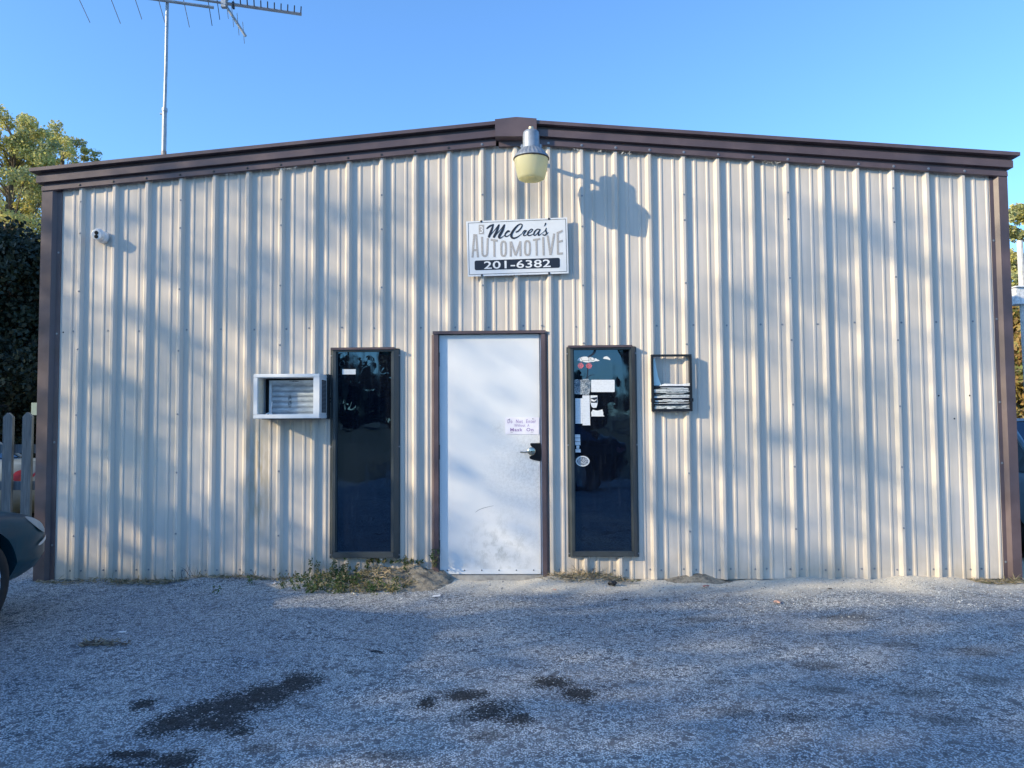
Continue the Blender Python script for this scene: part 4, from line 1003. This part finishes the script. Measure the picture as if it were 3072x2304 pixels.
# ---------------------------------------------------------------- cars
def car(name, origin, ang, paint, label, L=4.6, Wd_=1.76, Hb=.90, Hr=1.38, nose=1.0, trunk=.62):
    """length axis runs +y = nose at y=0 going back to -L, built local, then turned"""
    t = empty(name, label=label, cat='car')
    hw = Wd_/2
    st = [0, .012, .05, .12, .25, .45, .7, 1.0, 1.35, 1.7, 2.2, 2.8, 3.3, 3.7, 4.0, 4.25, 4.42, 4.53, 4.585, 4.6]
    st = [s*L/4.6 for s in st]
    def half(s):
        f = 1.0
        if s < .9: f = (1-((.9-s)/.9)**2.8*.30)
        e = L-s
        if e < .8: f = min(f, 1-((.8-e)/.8)**2.6*.32)
        return hw*f
    def top(s):
        if s < .05: return .54+s*2.0
        if s < 1.25: return .62+(Hb-.05-.62)*(s/1.25)**.5
        if s < L-1.0: return Hb-.05+.05*min(1, (s-1.25)/2)
        if s < L-.12: return Hb+.02
        return Hb-.10
    def bot(s):
        if s < .12: return .26+.10*(1-s/.12)
        if s > L-.2: return .28+.12*(s-(L-.2))/.2
        return .20 if s > .5 else .24-.03*(s-.12)/.4
    nseg = 28; V_ = []; Fc = []
    for s in st:
        h_, zt_, zb_ = half(s), top(s), bot(s); zc, hh_ = (zt_+zb_)/2, (zt_-zb_)/2
        for j in range(nseg):
            a = 2*math.pi*(j+.5)/nseg; cx_, sx_ = math.cos(a), math.sin(a)
            xx = h_*math.copysign(abs(cx_)**.36, cx_); zz = zc+hh_*math.copysign(abs(sx_)**.55, sx_)
            if zz > .62: xx *= 1-.10*((zz-.62)/.35)**1.3
            if zz < .35: xx *= .97
            V_.append((xx, -s, zz))
    for i in range(len(st)-1):
        for j in range(nseg): Fc.append((i*nseg+j, i*nseg+(j+1) % nseg, (i+1)*nseg+(j+1) % nseg, (i+1)*nseg+j))
    Fc.append(tuple(range(nseg))); Fc.append(tuple(range((len(st)-1)*nseg, len(st)*nseg))[::-1])
    body = mesh('body', V_, Fc, paint, t, smooth=True)
    axles = (1.0*nose, L-1.02)
    cut = MB()
    for s in axles:
        for sg in (-1, 1): cut.lathe((sg*(hw-.22), -s, .31), (sg, 0, 0), [(0, .385), (.5, .385)], 40, capa=True, capb=True)
    co = cut.build('cut', M['void'])
    bm = bmesh.new(); bm.from_mesh(co.data); bmesh.ops.recalc_face_normals(bm, faces=bm.faces[:]); bm.to_mesh(co.data); bm.free()
    bm = bmesh.new(); bm.from_mesh(body.data); bmesh.ops.recalc_face_normals(bm, faces=bm.faces[:]); bm.to_mesh(body.data); bm.free()
    md = body.modifiers.new('b', 'BOOLEAN'); md.operation = 'DIFFERENCE'; md.object = co; md.solver = 'EXACT'
    dg = bpy.context.evaluated_depsgraph_get(); me = bpy.data.meshes.new_from_object(body.evaluated_get(dg))
    body.modifiers.clear(); body.data = me; bpy.data.objects.remove(co)
    if len(me.materials) == 0: me.materials.append(paint)
    autosmooth(body, 38)
    # cabin
    cab = MB(); gl = MB()
    ss = [1.30, 2.05, 2.30, 3.10-(trunk-.62), 3.35-(trunk-.62), L-trunk]; zt2 = [Hb-.03, Hr-.05, Hr, Hr, Hr-.03, Hb+.02]; ws = [hw*.84, hw*.68, hw*.68, hw*.67, hw*.66, hw*.80]
    v = []
    for s, z, w_ in zip(ss, zt2, ws): v += [(-w_, -s, z), (w_, -s, z)]
    v += [(-hw*.86, -s, Hb-.05) for s in ss]+[(hw*.86, -s, Hb-.05) for s in ss]
    n = len(ss)
    gl.add(v, [(2*i, 2*i+1, 2*i+3, 2*i+2) for i in (0, n-2)]+[(2*i, 2*i+2, 2*n+i+1, 2*n+i) for i in range(n-1)]+[(2*i+1, 3*n+i, 3*n+i+1, 2*i+3) for i in range(n-1)])
    gl.build('windows', M['glass'], t)
    cab.add([(a[0]*1.01, a[1], a[2]+.006) for a in v], [(2*i, 2*i+1, 2*i+3, 2*i+2) for i in range(1, n-2)])
    for i in (0, 2, 3, 4):
        for sg, o in ((-1, 0), (1, 1)):
            top_ = Vector(v[2*min(i+1, n-1) if i in (0,) else 2*i+0+0]) if False else None
    for sg in (0, 1):
        for i0, i1 in ((0, 1), (5, 4)):
            cab.tube([Vector(v[2*i0+sg])*1.0, Vector(v[2*i1+sg])], .028, 6)
        cab.tube([Vector(v[2*1+sg]), Vector(v[2*2+sg]), Vector(v[2*3+sg]), Vector(v[2*4+sg])], .026, 6)
        bpil = Vector(v[(2+sg)*n+2]); cab.tube([bpil, (Vector(v[2*2+sg])+Vector(v[2*3+sg]))/2], .03, 6)
    cab.build('roof', paint, t)
    for s in axles:
        for sg in (-1, 1):
            ty = MB(); ty.lathe((sg*(hw-.005), -s, .315), (-sg, 0, 0), [(.03, .205), (.0, .225), (-.006, .26), (.006, .298), (.03, .315), (.17, .315), (.20, .30), (.2, .2)], 40)
            wo = ty.build('wheel', M['rubber'], t); autosmooth(wo, 50)
            rm = MB(); rm.lathe((sg*(hw-.005), -s, .315), (-sg, 0, 0), [(.004, .208), (.03, .200), (.07, .185), (.07, .06), (.03, .055), (.025, .0)], 32)
            for k in range(7):
                a = 2*math.pi*k/7; c0 = Vector((sg*(hw-.030), -s+.05*math.cos(a), .315+.05*math.sin(a))); c1_ = Vector((sg*(hw-.020), -s+.195*math.cos(a), .315+.195*math.sin(a))); rm.tube([c0, c1_], [.024, .02], 6)
            autosmooth(rm.build('rim', M['chrome'], wo), 40)
            ar_ = MB(); ar_.lathe((sg*(hw-.25), -s, .31), (sg, 0, 0), [(0, .375), (.01, .384), (.16, .384)], 32, capa=True); ar_.build('wheel_well', M['void'], t)
    def patch(pname, s_c, z_c, ds, dz, sg, mat_, tilt=0.0, proud=.004, pts=None):
        """panel following the body side between stations"""
        q_ = MB(); NU, NV = 10, 5; vv_ = []
        for i in range(NU+1):
            for j in range(NV+1):
                u, v2 = i/NU*2-1, j/NV*2-1; wd = math.sqrt(max(0, 1-abs(u)**2.2))
                s_ = max(.004, s_c+u*ds); z2 = z_c+tilt*u+v2*dz*wd
                h_, zt_, zb_ = half(s_), top(s_), bot(s_); zc, hh_ = (zt_+zb_)/2, (zt_-zb_)/2
                sz = max(-.98, min(.98, (z2-zc)/hh_)); sn = abs(sz)**(1/.55); cx_ = math.sqrt(max(0, 1-sn*sn))
                xx = h_*cx_**.36
                if z2 > .62: xx *= 1-.10*((z2-.62)/.35)**1.3
                vv_.append((sg*(xx+proud), -s_+proud*.4*(1 if s_ < 1 else -1), z2))
        fc = [(i*(NV+1)+j, i*(NV+1)+j+1, (i+1)*(NV+1)+j+1, (i+1)*(NV+1)+j) for i in range(NU) for j in range(NV)]
        q_.add(vv_, fc); return q_.build(pname, mat_, t, smooth=True)
    hl = simple('headlight_lens', (.32, .34, .34), .35, 0, .1, 10); rl = simple('red_lamp_lens', (.25, .015, .015), .3, 0, .1, 10)
    for sg in (-1, 1):
        patch('headlight', .31, .63, .15, .05, sg, hl, tilt=.05)
        patch('marker_strip', .24, .505, .17, .014, sg, simple('strip', (.6, .6, .6), .3), tilt=-.018, proud=.007)
        patch('taillight', L-.14, .74, .10, .075, sg, rl)
    rot = Matrix.Translation(Vector(origin)) @ Matrix.Rotation(ang, 4, 'Z')
    for ch in t.children:
        ch.data.transform(rot) if ch.data.users == 1 else None
        for c2_ in ch.children: c2_.data.transform(rot)
    return t
def paint(name, c):
    b = NB(name); b.set(color=b.mix(b.ramp(b.noise(9, 5), .4, .8), c, tuple(v*.75+.01 for v in c)), rough=.36, coat=.05, spec=.15); return b.m
car('parked_car', (-4.555, -.72, 0), 0, paint('dark_teal_paint', (.003, .045, .068)), 'dark teal sedan whose front end enters the photo at the left edge', nose=1.06)
car('parked_car', (-10.97, 3.5, 0), rad(90), paint('silver_paint', (.22, .26, .26)), 'pale silver car with a red tail light behind the picket fence', trunk=1.1)
car('parked_car', (5.66, 4.9, 0), 0, paint('pale_blue_paint', (.16, .24, .30)), 'blue-grey car parked beside the right end of the building')

car('parked_car', (-2.6, -10.2, 0), rad(90), paint('black_paint', (.008, .009, .012)), 'black car parked side-on across the lot, mirrored in the panes', Hb=1.0, Hr=1.55)
# ---------------------------------------------------------------- soil heaps, weeds, litter
def heap(name, cx_, wx, dy, h, label, seed, mat_):
    r2 = np.random.default_rng(seed); ph = r2.random(8)*6
    NX, NY = 44, 26; v = []; f = []
    for j in range(NY+1):
        for i in range(NX+1):
            u = i/NX*2-1; q = j/NY; x = cx_+u*wx; y = .012-q*dy
            n = .12*math.sin(x*9+ph[0])+.09*math.sin(x*21+y*13+ph[1])+.06*math.sin(y*31+x*17+ph[2])+.05*math.sin(x*57+ph[3])*math.sin(y*49)
            z = h*max(0, (1-abs(u)**1.4))*max(0, 1-q)**1.5*(1+n*1.6)+.008*n+h*.05*math.sin(x*83+y*61)*math.sin(y*97+ph[4])
            v.append((x, y, z+gh(x, y)-.006-.03*(q**4)-.03*abs(u)**6))
    for j in range(NY):
        for i in range(NX): f.append((j*(NX+1)+i, (j+1)*(NX+1)+i, (j+1)*(NX+1)+i+1, j*(NX+1)+i+1))
    return mesh(name, v, f, mat_, smooth=True, label=label, cat='sand heap')
b = NB('gritty_sand'); n_ = b.ramp(b.noise(45, 6, rough=.8), .3, .7); c = b.mix(n_, (.20, .18, .14), (.46, .42, .34)); c = b.mix(b.ramp(b.noise(9, 6, rough=.7), .48, .6), c, (.15, .14, .12))
b.set(color=c, rough=.95).bump(b.noise(60, 5, rough=.8), .02); SAND = b.m
heap('sand_heap', -1.20, .55, .62, .17, 'grey sandy heap with weeds under the left window', 1, SAND)
heap('sand_heap', 1.42, .40, .22, .050, 'low tan sand heap against the siding right of the door', 2, SAND)
heap('sand_heap', .50, .45, .20, .022, 'flat straw covered soil patch under the right window', 3, SAND)
WG2 = leaf('dry_weed', ((.20, .18, .09), (.15, .15, .07), (.26, .22, .13)))
WG = leaf('weed_green', ((.06, .11, .035), (.09, .14, .05), (.12, .15, .06)))
STR = leaf('dry_straw', ((.42, .35, .24), (.30, .24, .16), (.5, .44, .33)))
def straw(name, areas, n, mats, length, label=None, cat=None, kind=None, seed=0, up=.35, wd=.003, parent=None):
    r2 = np.random.default_rng(seed); v = []; f = []; mi = []
    for k in range(n):
        cx_, cy_, rx, ry, zb_ = areas[r2.integers(len(areas))]
        a = r2.random()*6.283; rr_ = math.sqrt(r2.random()); x, y = cx_+rx*rr_*math.cos(a), min(-.012, cy_+ry*rr_*math.sin(a)); z = gh(x, y)+zb_*max(0, 1+y*1.7)*.8+.004+r2.random()*.012
        d = Vector((r2.normal(), r2.normal(), abs(r2.normal())*up)).normalized(); L2 = length*(.4+r2.random()); sd_ = d.cross(Vector((r2.normal(), r2.normal(), r2.normal()))).normalized()*wd*(.5+r2.random())
        p = Vector((x, y, z)); m2 = p+d*L2*.5; e = p+d*L2-Vector((0, 0, L2*.25*r2.random()))
        for q in (m2, e): q.z = max(q.z, gh(q.x, q.y)+.003); q.y = min(q.y, -.01)
        b0_ = len(v); v += [p-sd_, p+sd_, m2+sd_, m2-sd_, e]; f += [(b0_, b0_+1, b0_+2, b0_+3), (b0_+3, b0_+2, b0_+4)]; g = int(r2.integers(len(mats))); mi += [g, g]
    return mesh(name, v, f, mats, parent, mi=mi, label=label, cat=cat, kind=kind)
wc = []; wr_ = []
for k in range(90):
    a, b_ = random.gauss(0, .5), random.random(); x = -1.62+a*.62; y = -.10-.42*b_; wc.append((x, y, gh(x, y)+.025+.05*max(0, 1-abs(x+1.6)*1.2)*(1-b_))); wr_.append(random.uniform(.03, .07))
sc_c = []; sc_r = []
for k in range(15):
    x = random.choice((-1.95, -1.76, -1.72, -1.06, -.93, -1.5))+random.uniform(-.07, .07); h = random.uniform(.06, .19); y = -.045-random.random()*.09; dx = random.uniform(-.03, .03)
    for q_ in np.linspace(.3, 1, 5): sc_c.append((x+dx*q_, y, gh(x, y)+h*q_+(.08 if -1.55 < x < -.85 else 0))); sc_r.append(.022)
for k in range(26): x = -1.48+random.random()*.5; sc_c.append((x, -.035, .17+random.uniform(-.012, .012))); sc_r.append(.016)
leaves('sprigs', sc_c, sc_r, 7, .013, [WG, WG2], seed=23, aspect=2.6, label='thin upright weed sprigs growing against the wall under the left window', cat='weeds', kind='stuff')
leaves('weeds', wc, wr_, 30, .012, [WG, WG, WG2], seed=21, aspect=2.2, label='sprawling green weeds rooted at the wall under the left window', cat='weeds', kind='stuff')
straw('dry_grass', [(-1.4, -.28, .38, .18, .05), (-1.3, -.30, .32, .14, .08), (-1.35, -.15, .2, .1, .16), (.45, -.15, .42, .10, .03), (.45, -.1, .3, .08, .03), (-3.4, -.06, .35, .06, .0), (-2.6, -.04, .5, .04, .0), (3.95, -.12, .25, .07, .0), (-3.8, -.12, .6, .08, 0)], 2100, [STR, WG2, STR], .075, 'scattered dry grass stems lying along the foot of the wall', 'dry grass', 'stuff', seed=5)
straw('grass_tuft', [(-2.72, -1.98, .17, .06, 0), (-2.80, -1.95, .08, .05, 0)], 190, [simple('brown_grass', (.16, .12, .09), .9), STR], .05, 'small dead grass tuft lying out on the asphalt at the left', 'dry grass', 'stuff', seed=6)
straw('weed_stem', [(-3.10, -.03, .12, .02, 0)], 26, [simple('brown_stem', (.10, .08, .06), .9)], .14, 'thin brown weed stems standing against the left siding', 'weeds', 'stuff', seed=9, up=3.0, wd=.0015)
straw('weed_stem', [(.43, -.03, .12, .02, 0)], 40, [simple('brown_stem2', (.22, .17, .11), .9)], .15, 'thin dry weed stems hanging below the right window', 'weeds', 'stuff', seed=10, up=3.0, wd=.0015)
# loose chips on the lot
r2 = np.random.default_rng(31); cb = MB()
ico = bmesh.new(); bmesh.ops.create_icosphere(ico, subdivisions=1, radius=1); iv = np.array([q.co[:] for q in ico.verts]); if_ = [tuple(q.index for q in p.verts) for p in ico.faces]; ico.free()
def chips(n, box_, s0, s1):
    V_ = []; F_ = []; MI = []
    for k in range(n):
        x, y = r2.uniform(box_[0], box_[1]), -abs(r2.uniform(box_[2], box_[3])); s = r2.uniform(s0, s1)
        q = iv*(s*r2.uniform(.6, 1.2, 3)*np.array([1, 1, .6]))*r2.uniform(.75, 1.15, (len(iv), 1)); a = r2.random()*6.28; ca, sa = math.cos(a), math.sin(a)
        qx = q[:, 0]*ca-q[:, 1]*sa+x; qy = q[:, 0]*sa+q[:, 1]*ca+y; o_ = len(V_)
        V_.extend(zip(qx, qy, q[:, 2]+gh(x, y)+s*.12)); F_.extend([tuple(i+o_ for i in p) for p in if_]); g = int(r2.integers(4)); MI.extend([g]*len(if_))
    return V_, F_, MI
ST4 = [simple('chip_pale', (.46, .47, .47), .8), simple('chip_grey', (.26, .28, .30), .8), simple('chip_white', (.62, .61, .58), .8), simple('chip_dark', (.09, .10, .12), .8)]
V_, F_, MI = chips(8000, (-3.3, 3.3, 1.2, 4.0), .002, .005); V2, F2, M2 = chips(5000, (-4.2, 4.2, .04, 1.4), .003, .008)
o_ = len(V_); mesh('gravel', V_+V2, F_+[tuple(i+o_ for i in f) for f in F2], ST4, None, mi=MI+M2, label='loose stone chips scattered over the asphalt', cat='gravel', kind='stuff')

def leaf_litter(name, px, py, s, col, label, cat='leaf', z=.012):
    x, y, _ = G(px, py); q = MB(); n = 11; r3 = random.Random(px); pts = []
    for i in range(n):
        a = 2*math.pi*i/n; rr_ = s*(1 if i % 2 else .55)*r3.uniform(.8, 1.15); pts.append((x+rr_*math.cos(a), y+rr_*.8*math.sin(a), gh(x, y)+z+r3.uniform(-.3, .5)*s*.5))
    v = pts+[(x, y, gh(x, y)+z+.3*s)]
    q.add(v, [(i, (i+1) % n, n) for i in range(n)]); 
    return q.build(name, simple('litter_'+name, col, .7), None, label=label, cat=cat)
leaf_litter('dead_leaf', 2330, 1803, .045, (.62, .36, .26), 'pale orange dead leaf on the asphalt in front of the right wall')
leaf_litter('dead_leaf', 2118, 1759, .040, (.22, .06, .05), 'dark red dead leaf beside the low sand heap')
leaf_litter('dead_leaf', 1665, 1769, .022, (.50, .26, .18), 'tiny orange leaf just right of the door')
leaf_litter('dead_leaf', 1055, 1762, .030, (.42, .13, .08), 'reddish leaf caught in the weeds under the left window')
leaf_litter('dead_leaf', 1061, 1781, .026, (.66, .58, .46), 'cream dead leaf at the front edge of the weeds')
leaf_litter('dead_leaf', 822, 1755, .035, (.60, .56, .52), 'whitish torn leaf left of the weeds')
leaf_litter('dead_leaf', 2490, 1768, .026, (.06, .05, .045), 'small dark leaf lying in the sunny strip at right', z=.004)
leaf_litter('dead_leaf', 1878, 1794, .030, (.05, .05, .05), 'flat dark scrap in front of the right window', z=.003)
q = MB(); x, y, z = G(1838, 1757); rr_ = random.Random(2)
q.ico((x, y, .02), .034, sub=2, sc3=(1.1, .8, .75)); o = q.build('plastic_scrap', M['black'], None, label='crumpled black plastic scrap by the wall under the right window', cat='litter')
for vv in o.data.vertices: vv.co += Vector((rr_.uniform(-1, 1), rr_.uniform(-1, 1), rr_.uniform(-1, 1)))*.008
q = MB(); x, y, z = G(1308, 1790); g0 = gh(x, y)+.006; q.add([(x-.032, y-.02, g0), (x+.03, y-.018, g0+.002), (x+.036, y+.03, g0+.006), (x-.022, y+.03, g0+.003)], [(0, 1, 2, 3)]); q.build('paper_scrap', M['paper'], None, label='small white paper scrap in front of the door', cat='litter')
q = MB(); x, y, z = G(365, 1897); g0 = gh(x, y)+.008; q.add([(x-.03, y-.01, g0), (x+.03, y-.004, g0), (x+.025, y+.018, g0+.004), (x-.02, y+.014, g0+.003)], [(0, 1, 2, 3)]); q.build('paper_scrap', M['paper'], None, label='thin white paper scrap above the dead grass tuft', cat='litter')
q = MB(); x, y, z = G(1130, 1957); q.tube([(x-.035, y, .004), (x, y+.005, .008), (x+.035, y-.012, .005)], .005, 6); q.build('twig', M['darkscrew'], None, label='short dark twig on the asphalt left of centre', cat='twig')
# small plaster tufts where insulation shows under the rake
q = MB(); r3 = random.Random(8)
for (xa, xb, n) in ((-2.30, -2.12, 26), (-2.78, -2.70, 8), (.35, .42, 6), (.58, .62, 5), (.80, .90, 10), (2.02, 2.2, 14)):
    for _ in range(n):
        x = r3.uniform(xa, xb); z = ztop(x)-.205-r3.random()*.018; d = Vector((r3.uniform(-1, 1), -.3, r3.uniform(-.8, .3))).normalized()*r3.uniform(.008, .02); p = Vector((x, -.036, z)); q.tube([p, p+d], .0016, 4)
q.build('nest_scraps', M['paper'], B)
print('objects', len(bpy.data.objects))
